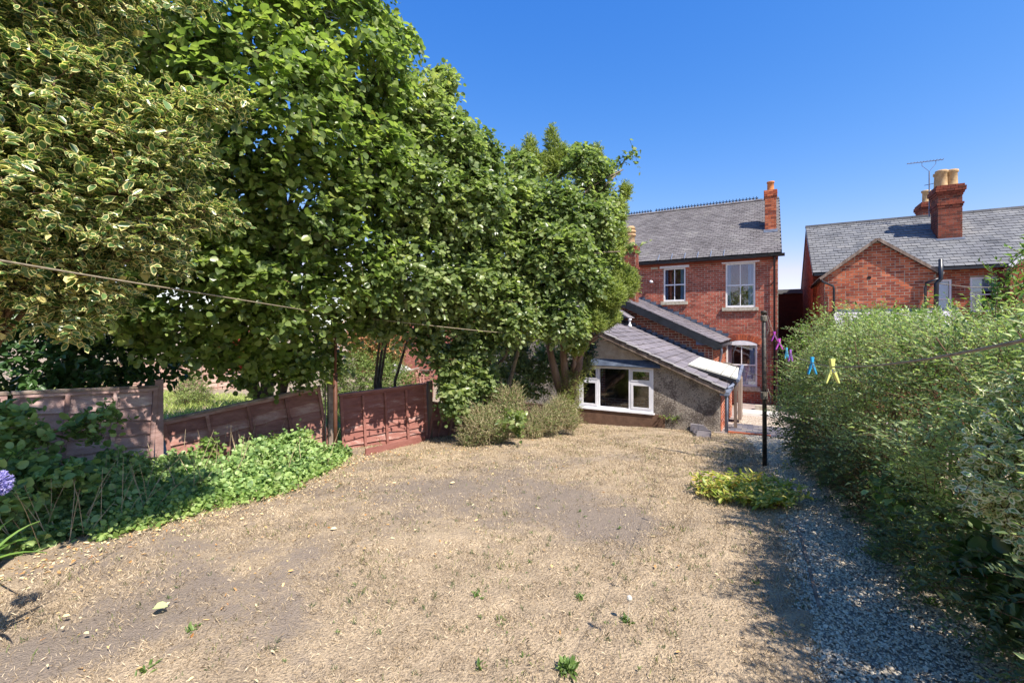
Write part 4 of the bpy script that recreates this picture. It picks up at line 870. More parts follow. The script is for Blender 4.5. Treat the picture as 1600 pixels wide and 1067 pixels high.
def crown(lobes, n, shell=.45, inner=.7, back=.45, flat=1.0):
    """lobes: (center, (rx,ry,rz)); points in the outer shell, thinned on the side turned from the garden"""
    c = np.array([V3(l[0]) for l in lobes]); r = np.array([l[1] if hasattr(l[1], '__len__') else (l[1],)*3 for l in lobes], float)
    w = (r.prod(1))**(2/3); w /= w.sum(); k = rng.choice(len(lobes), int(n*3), p=w); u = rnd(len(k))
    rad = 1-shell*rng.random(len(k))**1.6; P = c[k]+u*r[k]*rad[:, None]
    nrm = unit(u/r[k])
    # ragged silhouette: radial noise by direction
    P += nrm*(np.sin(P[:, :1]*7+np.sin(P[:, 2:]*5)*2)*np.sin(P[:, 2:]*6+P[:, 1:2]*4))*.07*r[k].mean(1, keepdims=True)
    ok = np.ones(len(k), bool)
    for i in range(len(lobes)):
        q = (((P-c[i])/r[i])**2).sum(1); ok &= (q > inner**2) | (k == i)
    tc = unit(-P); fac = (nrm*tc).sum(1); ok &= rng.random(len(k)) < np.where(fac > -.15, 1, back)
    P, nrm = P[ok][:n], nrm[ok][:n]; return P, nrm
def branches(root, base_pts, targets, m, parent, r0=.07, name='limbs', sub=3):
    bm = bmesh.new()
    for i, tg in enumerate(targets):
        b = Vector(base_pts[i % len(base_pts)]); tg = b.lerp(Vector(tg), .85); n = 7; pts = []
        side = Vector((random.gauss(0, .12), random.gauss(0, .12), 0)); up = (tg-b).length*.18
        for k in range(n+1):
            f = k/n; p = b.lerp(tg, f); p += side*math.sin(f*3.14)*(tg-b).length*.4; p.z += up*math.sin(f*3.14)*.6
            p += Vector((random.gauss(0, .02), random.gauss(0, .02), 0)); pts.append(p)
        tube(bm, pts, [r0*(1-.8*k/n)+.006 for k in range(n+1)], 6)
        for _ in range(sub):
            k = random.randint(2, n-2); p = pts[k]; e = p+Vector((random.gauss(0, .2), random.gauss(0, .2), random.uniform(0, .3)))
            tube(bm, [p, p.lerp(e, .5)+Vector((0, 0, .05)), e], [r0*.35, r0*.22, .005], 5)
    return tag(bm_obj(name, bm, m, parent, True), kind='stuff')

# ---------------------------------------------------------------- hazel trees
HAZ = leafmat('hazel_leaf', [(64,80,48),(91,109,61),(115,135,73),(150,164,97),(144,144,70)], .34, .48, isl=.55, spec=.5)
HAZ2 = leafmat('hazel_leaf_grey', [(66,81,53),(93,111,68),(119,135,84),(154,165,113),(157,155,89)], .32, .44, isl=.55, spec=.55)
def hazel(name, root, lobes, nsh, leaf, label, m, stems, tgt, nl=8, slen=(.22, .5), back=.4, shell=.5, r0=.07, cat='tree', mult=1):
    t = empty(name, root, label, cat)
    P, nr = crown(lobes, nsh, shell=shell, back=back)
    T = unit(nr*.75+rng.normal(0, .55, P.shape)+np.array([0, 0, .15]))
    L = rng.uniform(*slen, len(P))
    B, D, N_, Ll, Wd, seg = shoots(P-T*L[:, None]*.5, T, L, nl, leaf, asp=.86, droop=.35, out=nr, hang=.25)
    leaf_object('crown', B, D, N_, Ll, Wd, 'round', m, t)
    ns = max(200, len(P)//3); twig_object('twigs', seg[0][:ns], seg[1][:ns], .0035, TWIG, t)
    bm = bmesh.new()
    for s in stems:
        pts = [Vector(q[:3]) for q in s]; tube(bm, pts, [r0*(1.25-.75*i/(len(pts)-1)) for i in range(len(pts))], 8)
    bm_obj('trunk', bm, BARK, t, True)
    tops = [s[-1][:3] for s in stems]
    branches(t, tops, tgt, BARK, t, r0=r0*.55)
    return t
def at_s(px, py, d, r, sx=1, sz=1): return (at(px, py, d), (r*sx, r*sx, r*sz))
A_l = [at_s(330,330,5.4,.85), at_s(430,170,5.2,.95), at_s(330,20,5.1,1.1), at_s(520,60,5.7,.85), at_s(500,-120,5.6,1.0), at_s(560,250,6.1,.75), at_s(430,430,5.8,.75), at_s(300,470,5.7,.6), at_s(590,130,6.2,.5),
       at_s(200,420,5.6,.8), at_s(480,310,5.6,.7), at_s(230,250,5.7,.9), at_s(420,520,6.5,.6), at_s(560,410,6.4,.65), at_s(620,60,6.6,.3), at_s(180,60,5.6,1.1), at_s(480,545,6.8,.35), at_s(60,300,6,1.0), at_s(380,-200,5.6,1.2), at_s(250,520,6.0,.4), at_s(340,545,6.3,.3), at_s(300,500,6.0,.35), at_s(430,575,6.7,.26), at_s(505,560,6.9,.3), at_s(540,500,6.8,.32), at_s(385,590,6.8,.14), at_s(470,590,7.0,.16)]
g1 = at(420, 620, 7.4); g1.z = float(gz(g1.x, g1.y))
st = [[(g1.x+dx, g1.y+dy, g1.z-.1), (g1.x+dx*1.3, g1.y+dy*1.3, g1.z+.9), (g1.x+dx*3+.2, g1.y+dy*3-.1, g1.z+2.2)] for dx, dy in ((0,0),(.15,.08),(-.16,.05),(.05,-.18),(-.3,.2),(.32,-.05))]
hazel('hazel_tree', g1, A_l, 8000, .092, 'huge leafy hazel tree overhanging the fence in the upper left', HAZ, st, [l[0] for l in A_l]*2, r0=.075)
B_l = [at_s(650,170,7.0,.5), at_s(690,230,7.2,.62), at_s(640,300,6.9,.75), at_s(720,320,7.4,.75), at_s(640,420,7.0,.7), at_s(720,430,7.5,.62), at_s(690,130,7.4,.28), at_s(740,240,7.8,.45), at_s(690,480,7.6,.4), at_s(620,220,6.8,.5), at_s(590,470,6.9,.35), at_s(745,545,8.1,.33), at_s(720,590,8.0,.28), at_s(620,500,7.2,.24), at_s(665,530,7.6,.26), at_s(700,560,7.8,.3), at_s(705,610,7.7,.24), at_s(585,500,7.0,.2)]
g2 = at(600, 610, 9.0); g2.z = float(gz(g2.x, g2.y))
st = [[(g2.x+dx, g2.y+dy, g2.z-.1), (g2.x+dx*1.3, g2.y+dy*1.3-.1, g2.z+1.0), (g2.x+dx*2+.45, g2.y+dy*2-.3, g2.z+2.2)] for dx, dy in ((0,0),(.2,.1),(-.15,.1),(.1,-.2))]
hazel('hazel_tree', g2, B_l, 4200, .088, 'middle hazel tree filling the space behind the red brown fence panel', HAZ2, st, [l[0] for l in B_l]*2, r0=.034)
C_l = [at_s(795,330,8.3,.68), at_s(868,335,8.5,.66), at_s(770,400,8.1,.7), at_s(860,400,8.2,.75), at_s(925,345,8.6,.5), at_s(918,430,8.5,.4), at_s(945,400,8.7,.22), at_s(800,480,8.0,.6), at_s(870,490,8.2,.5), at_s(815,265,8.6,.3), at_s(915,262,8.7,.36), at_s(945,262,8.8,.2),
       at_s(765,262,8.4,.25), at_s(740,500,8.0,.42), at_s(940,300,8.8,.26), at_s(905,235,8.8,.14), at_s(968,252,8.8,.08), at_s(982,244,8.7,.05), at_s(993,236,8.7,.03), at_s(985,385,8.6,.05), at_s(1003,378,8.4,.04), at_s(750,590,8.0,.3), at_s(715,630,7.7,.2), at_s(905,505,8.5,.22)]
g3 = on_ground(775, 672)
st = [[(g3.x-.1, g3.y, g3.z-.1), tuple(at(757, 590, 8.2)), tuple(at(752, 540, 8.2)), tuple(at(765, 480, 8.2))], [(g3.x, g3.y, g3.z-.1), tuple(at(765, 590, 8.3)), tuple(at(790, 555, 8.3)), tuple(at(800, 520, 8.3)), tuple(at(830, 470, 8.3))],
      [(g3.x+.2, g3.y+.1, g3.z-.1), tuple(at(795, 600, 8.4)), tuple(at(815, 530, 8.4)), tuple(at(850, 440, 8.4))], [(g3.x-.25, g3.y, g3.z-.1), tuple(at(735, 600, 8.3)), tuple(at(735, 540, 8.3)), tuple(at(720, 470, 8.3))]]
hazel('hazel_tree', g3, C_l, 4700, .086, 'hazel tree at the far end of the lawn with bare grey stems showing', HAZ2, st, [l[0] for l in C_l]*2, r0=.045)

# sprigs reaching out against the sky
# ---------------------------------------------------------------- golden conifer
CON = leafmat('golden_conifer_spray', [(87,102,51),(116,130,64),(148,158,83),(176,180,107)], .6, .38, isl=.55, scale=3)
cr = empty('golden_conifer', on_ground(888, 655), 'tall golden green conifer behind the hazels with feathery sprays', 'tree')
con_l = [at_s(966,330,8.9,.16,1,1.6), at_s(950,400,9.0,.3,1,1.2), at_s(944,460,8.6,.38,1,.8), at_s(925,500,8.6,.3,1,.8), at_s(978,300,9.2,.10,1,1.8), at_s(968,440,9.0,.36), at_s(962,372,9.0,.2,1,1.3), at_s(945,495,9.0,.3,1,.7), at_s(900,540,9.0,.2)]
con_s = [at_s(828,238,9.1,.13,1,2.8), at_s(862,228,9.1,.12,1,3.4), at_s(880,250,9.1,.15,1,2.0), at_s(803,250,9.1,.11,1,2.2), at_s(932,245,9.2,.11,1,2.4), at_s(845,262,9.1,.2,1,1.5), at_s(868,258,9.1,.2,1,1.4), at_s(820,262,9.1,.18,1,1.4)]
for ls, nn in ((con_l, 7500), (con_s, 2600), ([at_s(900,330,9.8,.8,1,1.3)], 900)):
    P, nr = crown(ls, nn, shell=.5, back=.5, inner=.75)
    T = unit(nr*.7+np.array([0, 0, .6])+rng.normal(0, .2, P.shape)); L = rng.uniform(.08, .22, len(P))
    B, D, N_, Ll, Wd, seg = shoots(P-T*L[:, None]*.5, T, L, 12, .052, asp=.36, splay=.7, up=.2, droop=.1, out=nr, jit=.2)
    leaf_object('crown', B, D, N_, Ll, Wd, 'scale', CON, cr)
bm = bmesh.new()
b0 = on_ground(888, 652)
for q in ([(0, 0), (884, 600), (880, 550), (878, 470)], [(1, 0), (893, 610), (905, 570), (908, 545)], [(2, 0), (872, 600), (862, 560), (850, 500)]):
    pts = [b0+Vector((q[0][0]*.08-.08, 0, -.1))]+[at(x, y, 9.2) for x, y in q[1:]]; tube(bm, pts, [.1, .085, .075, .055], 8)
bm_obj('trunk', bm, BARKR, cr, True)
branches(cr, [at(900, 560, 9.2), at(895, 580, 9.2), at(880, 500, 9.2)], [at(945, 520, 9.0), at(955, 500, 9.1), at(930, 535, 9.0), at(965, 470, 9.2), at(915, 510, 9.0), at(960, 400, 9.3), at(968, 330, 9.3), at(940, 515, 8.9), at(925, 540, 8.9)], BARKR, cr, r0=.04)
rb = bmesh.new()
for k in range(9):
    p = at(972+random.uniform(-6, 6), 300, 9.3); e = p+Vector((random.gauss(.05, .06), 0, random.uniform(.08, .22))); tube(rb, [p, e], [.014, .006], 5)
tag(bm_obj('brown_tips', rb, mat('dead_conifer_tip', [(110,62,44),(140,84,60)], .9, 9), cr), kind='stuff')

# ---------------------------------------------------------------- variegated holly
HOL = leafmat('holly_leaf', [(46,71,41),(68,98,54),(95,125,73),(127,154,102)], .3, .3, rim=((224,214,152), 1.075), isl=.5, spec=.6)
HOLY = leafmat('yellow_holly_leaf', [(206,192,110),(226,214,150)], .4, .3, isl=.5, tcol=(1.2,1.15,.6,1))
h_l = [at_s(30,110,2.7,.42), at_s(140,160,2.8,.36), at_s(215,230,2.9,.34), at_s(300,170,3.05,.2,1,.6), at_s(355,160,3.1,.1,1.2,.5), at_s(70,300,2.7,.42), at_s(200,320,2.9,.36), at_s(300,330,3.1,.22,1,.7), at_s(360,330,3.15,.1,1,.7), at_s(60,430,2.8,.34), at_s(150,440,2.9,.22),
       at_s(-90,200,2.7,.55), at_s(-80,400,2.8,.5), at_s(60,-20,2.7,.45), at_s(200,0,2.9,.2,1,.7), at_s(300,0,3.05,.16,1,.5), at_s(255,390,3.0,.16), at_s(110,500,2.9,.14), at_s(-60,0,2.7,.6), at_s(250,250,3.0,.3), at_s(-150,300,2.5,.6), at_s(30,-180,2.8,.6)]
ht = empty('variegated_holly', (-4.4, .7, -1.6), 'variegated holly with cream edged leaves filling the upper left corner', 'tree')
P, nr = crown(h_l, 4300, shell=.75, back=.5, inner=.6)
T = unit(nr*.6+V3((CT*.6, ST*.6, 0))+rng.normal(0, .45, P.shape)); L = rng.uniform(.12, .24, len(P))
B, D, N_, Ll, Wd, seg = shoots(P-T*L[:, None]*.5, T, L, 9, .066, asp=.56, splay=.75, up=.8, droop=.05, out=nr, jit=.35)
iy = rng.random(len(B)) < .03+.16*(B[:, 2] < .45)
iy &= (np.sin(B[:, 0]*9+B[:, 2]*11) > .2)
leaf_object('crown', B[~iy], D[~iy], N_[~iy], Ll[~iy], Wd[~iy], 'oval', HOL, ht); leaf_object('yellow_leaves', B[iy], D[iy], N_[iy], Ll[iy]*1.05, Wd[iy]*1.2, 'oval', HOLY, ht)
twig_object('twigs', seg[0], seg[1], .003, TWIG, ht)
bm = bmesh.new(); tube(bm, [(-4.4, .7, -1.7), (-4.3, .75, -.8), (-4.1, .85, .1), (-4.0, .9, 1.2)], [.09, .08, .065, .04], 8); bm_obj('trunk', bm, BARK, ht, True)
branches(ht, [(-4.3, .75, -.5), (-4.2, .8, .0), (-4.05, .88, .7)], [l[0] for l in h_l if l[0].z < 1.6], TWIG, ht, r0=.013, sub=0)

# dark broad leaved shrub under the holly, grey trunk
LAU = leafmat('laurel_leaf', [(45,66,38),(60,88,48),(83,116,61)], .35, .3, isl=.5)
lt = empty('laurel_tree', at(100, 640, 6.4), 'dark broad leaved tree with grey trunk behind the left fence', 'tree')
P, nr = crown([at_s(40,560,5.9,.65), at_s(150,545,6.1,.5), at_s(-80,560,5.6,.7), at_s(230,560,6.4,.32), at_s(100,480,6.3,.7)], 1300, shell=.5, back=.4)
T = unit(nr+rng.normal(0, .4, P.shape)+np.array([0, 0, -.2])); B, D, N_, Ll, Wd, seg = shoots(P, T, .25, 7, .1, asp=.6, hang=.5, out=nr)
leaf_object('crown', B, D, N_, Ll, Wd, 'round', LAU, lt)
bm = bmesh.new(); p = at(100, 640, 6.4); tube(bm, [(p.x, p.y, -1.8), at(103, 590, 6.4), at(112, 540, 6.4), at(120, 470, 6.4)], [.11, .09, .08, .07], 9); bm_obj('trunk', bm, mat('pale_grey_bark', [(110,108,104),(150,148,142),(176,174,166)], .85, 12, stretch=(1,1,3), bump=.004), lt, True)

# shrubs beyond the fence
BUD = leafmat('buddleia_leaf', [(92,112,58),(124,144,78),(158,174,108)], .6, .3, isl=.6)
def bush(name, lobes, n, leaf, m, label, cat, asp=.4, nl=8, tm='lance', slen=.3, up=.5, shell=.6, jit=.4, group=None, twm=None, stems=True, tdir=(0,0,.5), spread=.8):
    c = Vector(V3(lobes[0][0])); t = empty(name, (c.x, c.y, float(gz(c.x, c.y))), label, cat, group)
    P, nr = crown(lobes, n, shell=shell, back=.5)
    T = unit(nr*spread+np.array(tdir)+rng.normal(0, .4, P.shape)); L = slen*rng.uniform(.6, 1.3, len(P))
    B, D, N_, Ll, Wd, seg = shoots(P-T*L[:, None]*.4, T, L, nl, leaf, asp=asp, out=nr, up=up, jit=jit)
    leaf_object('foliage', B, D, N_, Ll, Wd, tm, m, t)
    if stems: twig_object('stems', seg[0], seg[1], .003, twm or TWIG, t)
    return t, B
bush('butterfly_bush', [at_s(570,590,12,.8), at_s(612,600,12,.6), at_s(540,600,12,.6), at_s(590,555,12.4,.6)], 2400, .085, BUD, 'pale green butterfly bush beyond the fence', 'bush', asp=.3)
bm = bmesh.new()
for x, y in ((578,566),(592,571),(560,575),(608,598),(585,601),(566,606)): 
    p = at(x, y, 11.2); tube(bm, [p, p+Vector((.03, 0, .1))], [.014, .005], 5)
ACE = leafmat('orange_maple_leaf', [(150,96,62),(184,124,84),(196,152,104),(150,140,84)], .7, .3, isl=.7, tcol=(1.4,1,.6,1))
bush('orange_shrub', [at_s(590,530,12.5,.8), at_s(560,520,12.6,.7), at_s(375,540,12,.8), at_s(400,520,12.2,.7), at_s(620,520,12.8,.5)][:2]+[at_s(620,525,12.8,.45)], 900, .06, ACE, 'orange tinted shrub in front of the far brick house', 'bush', asp=.7, tm='oval')
bush('red_maple', [at_s(370,548,11.5,.45), at_s(385,535,11.6,.35)], 420, .07, leafmat('red_maple_leaf', [(160,50,48),(196,80,66),(206,140,90)], .6, .3, isl=.7, tcol=(1.4,.8,.5,1)), 'small red and orange maple beyond the left fence', 'bush', asp=.8, tm='oval')
# neighbour's tall grass and rough green
NG = leafmat('neighbour_grass', [(118,138,66),(156,172,92),(196,204,130)], .7, .3, isl=.6)
n = 26000; u_ = rng.uniform(-1.25, -.28, n); d_ = rng.uniform(7.6, 15, n); x = d_*(-ST+u_*CT); y = d_*(CT+u_*ST)
kk = (x*-.88+y*.47) > 5.75; kk |= (x < -7.2); x, y = x[kk], y[kk]
o = blades('neighbour_lawn', np.stack([x, y, gz(x, y)], 1), rng.uniform(.04, .2, len(x)), rng.uniform(.004, .012, len(x)), NG, .9); tag(o, 'bright rough grass of the garden beyond the fence', 'grass', kind='stuff')
for i, (x, y, d, r) in enumerate(((150,600,11,.6), (300,610,12,.45), (480,560,11,.6))):
    bush('neighbour_bush', [at_s(x, y, d, r)], 500, .05, BUD, ['green bush beyond the fence left of the first tall post', 'low green bush beyond the fence gap', 'green bush behind the hazel stems'][i], 'bush', asp=.5, group='bushes in the garden beyond the fence')

# ---------------------------------------------------------------- dry bushes under the far hazel
DRY = leafmat('half_dry_leaf', [(84,98,52),(140,136,92),(206,196,158),(80,108,50),(112,142,66),(88,118,54),(140,162,84)], .7, .3, isl=.95, tcol=(1.2,1.1,.7,1))
FEA = leafmat('feathery_green', [(96,116,48),(132,148,66),(168,172,96)], .7, .3, isl=.7)
bush('dry_bush', [at_s(755,660,7.6,.36,1,.9), at_s(795,635,7.9,.3,1,1.3), at_s(735,685,7.5,.2,1,.6), at_s(775,612,8.1,.2,1,1.4), at_s(775,675,7.7,.25)], 1700, .03, DRY, 'half dead bush of small dry leaves under the far hazel stems', 'bush', asp=.5, nl=12, slen=.34, tdir=(0,0,.9), spread=.5, twm=STRAWT)
bush('dry_bush', [at_s(850,655,8.5,.32,1,.8), at_s(872,640,8.7,.26), at_s(825,670,8.3,.28,1,.7), at_s(890,655,8.8,.2)], 1500, .028, DRY, 'smaller half dry bush at the foot of the conifer trunk', 'bush', asp=.5, nl=12, slen=.32, tdir=(0,0,.9), spread=.5, twm=STRAWT)
bush('feathery_bush', [at_s(893,600,9.2,.24,1,1.4), at_s(886,635,9.1,.28), at_s(915,570,9.6,.18,1,1.2)], 900, .03, FEA, 'yellow green feathery bush against the outhouse window', 'bush', asp=.4, nl=10, slen=.18)
IVY = leafmat('dark_ivy_leaf', [(28,48,26),(40,64,34),(56,84,44)], .4, .15, isl=.5)
bush('ivy', [at_s(912,540,9.9,.3,1,1.5), at_s(920,520,10.0,.2), at_s(905,580,9.9,.25)], 800, .045, IVY, 'dark ivy climbing the left side of the outhouse', 'ivy', asp=.9, tm='oval', nl=5, slen=.15)
bush('dark_undergrowth', [at_s(820,590,9.9,.5), at_s(862,565,9.9,.42), at_s(765,600,9.6,.5), at_s(720,600,9.3,.4), at_s(800,540,9.9,.4)], 1500, .07, HAZ2, 'shaded green undergrowth behind the bare hazel stems', 'bush', asp=.7, tm='oval')
bush('hazel_sucker', [at_s(800,655,7.4,.14,1.4,.7), at_s(815,668,7.4,.1)], 26, .085, HAZ2, 'low hazel shoot with broad leaves in front of the dry bush', 'plant', asp=.85, nl=6, slen=.2, tm='round')
bush('wall_sapling', [at_s(1065,640,10.1,.12,1,2.0), at_s(1050,652,10.1,.12,1.5,.7)], 60, .06, HAZ, 'small green sapling growing at the foot of the outhouse wall', 'plant', asp=.6, nl=6, slen=.14, tm='oval')

# ---------------------------------------------------------------- ivy and bramble bank on the left
BR = leafmat('bramble_leaf', [(62,83,50),(91,117,68),(126,155,90),(168,190,121),(97,104,68)], .45, .3, isl=.6, spec=.4)
BR2 = leafmat('light_ground_ivy_leaf', [(80,107,52),(112,140,69),(147,170,94),(170,185,117)], .5, .35, isl=.6)
def bank(name, segs, n, leaf, m, label, asp=.85, tm='round', nl=3, cat='brambles'):
    """segs: list of (front point, back point, height) interpolated along the bank"""
    s = rng.random(n)*(len(segs)-1); i = np.minimum(s.astype(int), len(segs)-2); f = (s-i)[:, None]
    Fp = np.array([V3(q[0]) for q in segs]); Bp = np.array([V3(q[1]) for q in segs]); Hh = np.array([q[2] for q in segs])
    a = Fp[i]*(1-f)+Fp[i+1]*f; b = Bp[i]*(1-f)+Bp[i+1]*f; h = Hh[i]*(1-f[:, 0])+Hh[i+1]*f[:, 0]
    v = rng.random(n); P = a*(1-v[:, None])+b*v[:, None]
    prof = np.minimum(1, .12+1.15*v**.8)*h*(1+.3*np.sin(P[:, 0]*5+P[:, 1]*3)+.3*np.sin(P[:, 1]*9+P[:, 0]*4)+.25*np.sin(P[:, 1]*21+P[:, 0]*17))
    P[:, 2] = gz(P[:, 0], P[:, 1])+prof*(1-.75*rng.random(n)**2.2)
    fr = unit(np.tile(V3(segs[0][0]-segs[0][1])*np.array([1, 1, 0]), (n, 1)))
    T = unit(fr*.5+rng.normal(0, .7, (n, 3))+np.array([0, 0, .5])); B, D, N_, Ll, Wd, seg = shoots(P, T, rng.uniform(.06, .2, n), nl, leaf, asp=asp, out=fr, up=.8, jit=.45)
    t = empty(name, (float(P[:, 0].mean()), float(P[:, 1].mean()), float(gz(P[:, 0].mean(), P[:, 1].mean()))), label, cat)
    dd = rng.random(len(B)) < .09; leaf_object('leaves', B[~dd], D[~dd], N_[~dd], Ll[~dd], Wd[~dd], tm, m, t); leaf_object('withered_leaves', B[dd], D[dd], N_[dd], Ll[dd]*.8, Wd[dd]*.6, 'lance', DRY, t); k = n//3; twig_object('stems', seg[0][:k], seg[1][:k], .002, TWIG, t)
    return t
def G(px, py): return on_ground(px, py)
fl = lambda px, py, d: at(px, py, d)
bank('bramble_bank', [(G(-150, 980), at(-150, 700, 4.2), .5), (G(0, 880), at(0, 700, 4.5), .5), (G(110, 842), at(130, 700, 5.05), .36), (G(230, 815), at(230, 700, 5.4), .2)], 4600, .058, BR, 'dark tangle of brambles and ivy against the weathered fence panel')
bank('bramble_bank', [(G(200, 815), at(215, 700, 5.4), .24), (G(330, 792), at(330, 690, 5.9), .2), (G(440, 768), at(430, 690, 6.4), .3), (G(545, 712), at(520, 690, 6.6), .2)], 4600, .052, BR, 'green brambles spreading along the foot of the leaning fence panel')
bank('ground_ivy', [(G(150, 850), G(170, 800), .08), (G(330, 800), G(330, 740), .14), (G(450, 772), G(430, 725), .14), (G(540, 722), G(520, 705), .06)], 3000, .042, BR2, 'sunlit pale green ground ivy at the edge of the lawn', cat='ground ivy')
t_, _ = bush('bramble_spray', [at_s(-10,665,4.1,.2,1.2,.8), at_s(50,680,4.3,.13,1.2,.6), at_s(120,665,4.5,.09)], 130, .085, BR, 'bramble spray with large leaves hanging over the weathered fence', 'brambles', asp=.75, nl=5, tm='round', slen=.25)
bush('bramble_spray', [at_s(30,740,3.9,.17,1.2,1), at_s(95,750,4.0,.15,1.2,1), at_s(10,780,3.6,.14)], 170, .075, BR, 'taller bramble mass with broad leaves left of the first fence panel', 'brambles', asp=.8, nl=5, tm='round', slen=.22)
bush('bramble_spray', [at_s(330,700,5.8,.12), at_s(430,700,6.2,.16), at_s(470,690,6.4,.14), at_s(300,720,5.6,.1)], 110, .06, BR2, 'light green sprays rising out of the brambles by the leaning panel', 'brambles', asp=.8, nl=6, tm='round', slen=.2)
bush('bramble_spray', [at_s(148,670,4.6,.14,1,1.2), at_s(165,640,4.7,.09), at_s(185,655,4.8,.06)], 60, .06, BR, 'small bramble spray climbing the middle of the first fence panel', 'brambles', asp=.8, nl=4, tm='round', slen=.16)
# dry stalks in the bank
bm = bmesh.new()
for k in range(150):
    p = at(random.uniform(20, 540), 0, 0) if False else None
    px = random.uniform(20, 520); py = float(np.interp(px, [0, 150, 300, 520], [850, 810, 760, 700]))-random.uniform(0, 60); b_ = G(px, max(py, 640)+30); h = random.uniform(.25, .62); e = b_+Vector((random.gauss(0, .15), random.gauss(0, .15), h))
    tube(bm, [b_, b_.lerp(e, .6)+Vector((random.gauss(0, .03), 0, .03)), e], [.003, .0025, .001], 4)
tag(bm_obj('dry_stalks', bm, STRAWT), 'dry pale stalks standing among the brambles', 'stalks', kind='stuff')
# agapanthus
ag = empty('agapanthus', G(-15, 905), 'purple blue agapanthus flower head at the left edge', 'flower')
c = at(-9, 756, 2.35); bm = bmesh.new(); stp = V3(c)
AGM = mat('agapanthus_petal', [(120,114,190),(160,154,216),(206,200,234)], .5, 12, island=.7); uu = rnd(190)
leaf_object('florets', stp+uu*.032, uu+rng.normal(0, .15, uu.shape), rnd(190), .04, .011, 'lance', AGM, ag); leaf_object('petals', np.repeat(stp+uu*.058, 4, 0), np.repeat(uu, 4, 0)+rng.normal(0, .7, (760, 3)), rnd(760), .02, .008, 'lance', AGM, ag)
gb = G(-15, 905); tube(bm, [(gb.x, gb.y, gb.z), (gb.x*.5+c.x*.5+.02, gb.y*.5+c.y*.5, (gb.z+c.z)/2), c], .006, 6); bm_obj('flower_stem', bm, mat('green_stem', [(84,110,50),(110,136,66)], .5, 5), ag)
STL = leafmat('strap_leaf', [(70,104,42),(100,134,58),(128,156,78)], .4, .3)
def straps(root, n, L, w, par, m, ang=(0, 6.28), name='strap_leaf'):
    for k in range(n):
        a = random.uniform(*ang); bm = bmesh.new(); ln = L*random.uniform(.7, 1.1); el = random.uniform(.5, 1.2); pr = []; p = Vector(root)+Vector((random.gauss(0, .03), random.gauss(0, .03), 0)); dd = Vector((math.cos(a)*math.cos(el), math.sin(a)*math.cos(el), math.sin(el))); sd = Vector((-math.sin(a), math.cos(a), 0))
        for i in range(8):
            f = i/7; ww = w*(1-f**3)*(.6+.8*f*(1-f)*2); pr.append((bm.verts.new(p-sd*ww), bm.verts.new(p+Vector((0, 0, -.006))), bm.verts.new(p+sd*ww))); p = p+dd*ln/7; dd = (dd+Vector((0, 0, -.19))).normalized()
        for i in range(7):
            for j in (0, 1): bm.faces.new((pr[i][j], pr[i][j+1], pr[i+1][j+1], pr[i+1][j]))
        bm_obj(name, bm, m, par)
straps(at(-62, 905, 2.25)+Vector((0, 0, .0)), 30, .32, .015, ag, STL)

# ---------------------------------------------------------------- right hand hedge
HG = leafmat('hedge_leaf', [(99,114,75),(130,147,98),(165,180,125),(207,217,168)], .4, .42, isl=.65, spec=.5)
HG2 = leafmat('bright_hedge_leaf', [(75,100,48),(107,136,65),(143,168,88)], .45, .35, isl=.6)
HGD = leafmat('shade_toned_hedge_leaf', [(68,83,58),(90,108,73),(119,136,93)], .45, .38, isl=.6)  # hedge leaf darkened for foot and interior: shade put into the colour
hd = empty('hedge', (1.8, 5, -1.8), 'tall untrimmed small leaved hedge along the right of the gravel path', 'hedge')
def hedge_pts(n, y0, y1, top, face=.62, wid=1.5, pw=1.0):
    v = rng.random(n); Yv = y0+(y1-y0)*rng.random(n)**pw; e = hedge_edge(Yv); tp = np.interp(Yv, *top); g = gz(e, Yv)
    # outline: front face leaning over the path, rounded top
    a = rng.random(n); w = wid
    onface = rng.random(n) < face
    zf = g+.05+(tp-g)*.98*a; bulge = .22*np.sin(a*2.6+.2)-.06
    xf = e-bulge+.16*(a**2)+rng.random(n)**2*.45
    b = rng.random(n)*w; xt = e+.1+b; zt = tp+.05*np.sin(b*5+Yv*2)-.3*(np.clip(.25-b, 0, 1))-rng.random(n)**2*.4
    X_ = np.where(onface, xf, xt); Z_ = np.where(onface, zf, zt)
    X_ += .09*np.sin(Yv*4.1+Z_*3)+.05*np.sin(Yv*11+Z_*7)
    nr = np.where(onface[:, None], np.array([-1, -.15, .15]), np.array([-.2, -.1, 1])); return np.stack([X_, Yv, Z_], 1), unit(nr+rng.normal(0, .2, (n, 3))), a, onface
tp = ([1.0, 2.0, 3.5, 5, 6.2, 7.2, 9], [-.04, -.04, -.1, -.12, -.1, -.04, -.1])
P, nr, a_, of = hedge_pts(5600, 1.7, 7.2, tp, pw=1.0)
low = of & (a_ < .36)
P += nr*(.14*np.sin(P[:, 1:2]*6.3+P[:, 2:]*4)*np.sin(P[:, 2:]*7-P[:, 1:2]*3)+.05*np.sin(P[:, 1:2]*19+P[:, 2:]*13)); n = len(P)
drift = np.stack([.25*np.sin(P[:, 1]*2.3+1), .35*np.sin(P[:, 1]*1.7), np.zeros(n)], 1)
T = unit(np.where(of[:, None], np.array([-.55, -.3, .75]), np.array([-.15, -.1, 1.]))+drift+rng.normal(0, .24, (n, 3))); T[low] = unit(np.array([-.7, -.3, .2])+rng.normal(0, .4, (low.sum(), 3)))
L = rng.uniform(.18, .42, n); L[low] *= .7
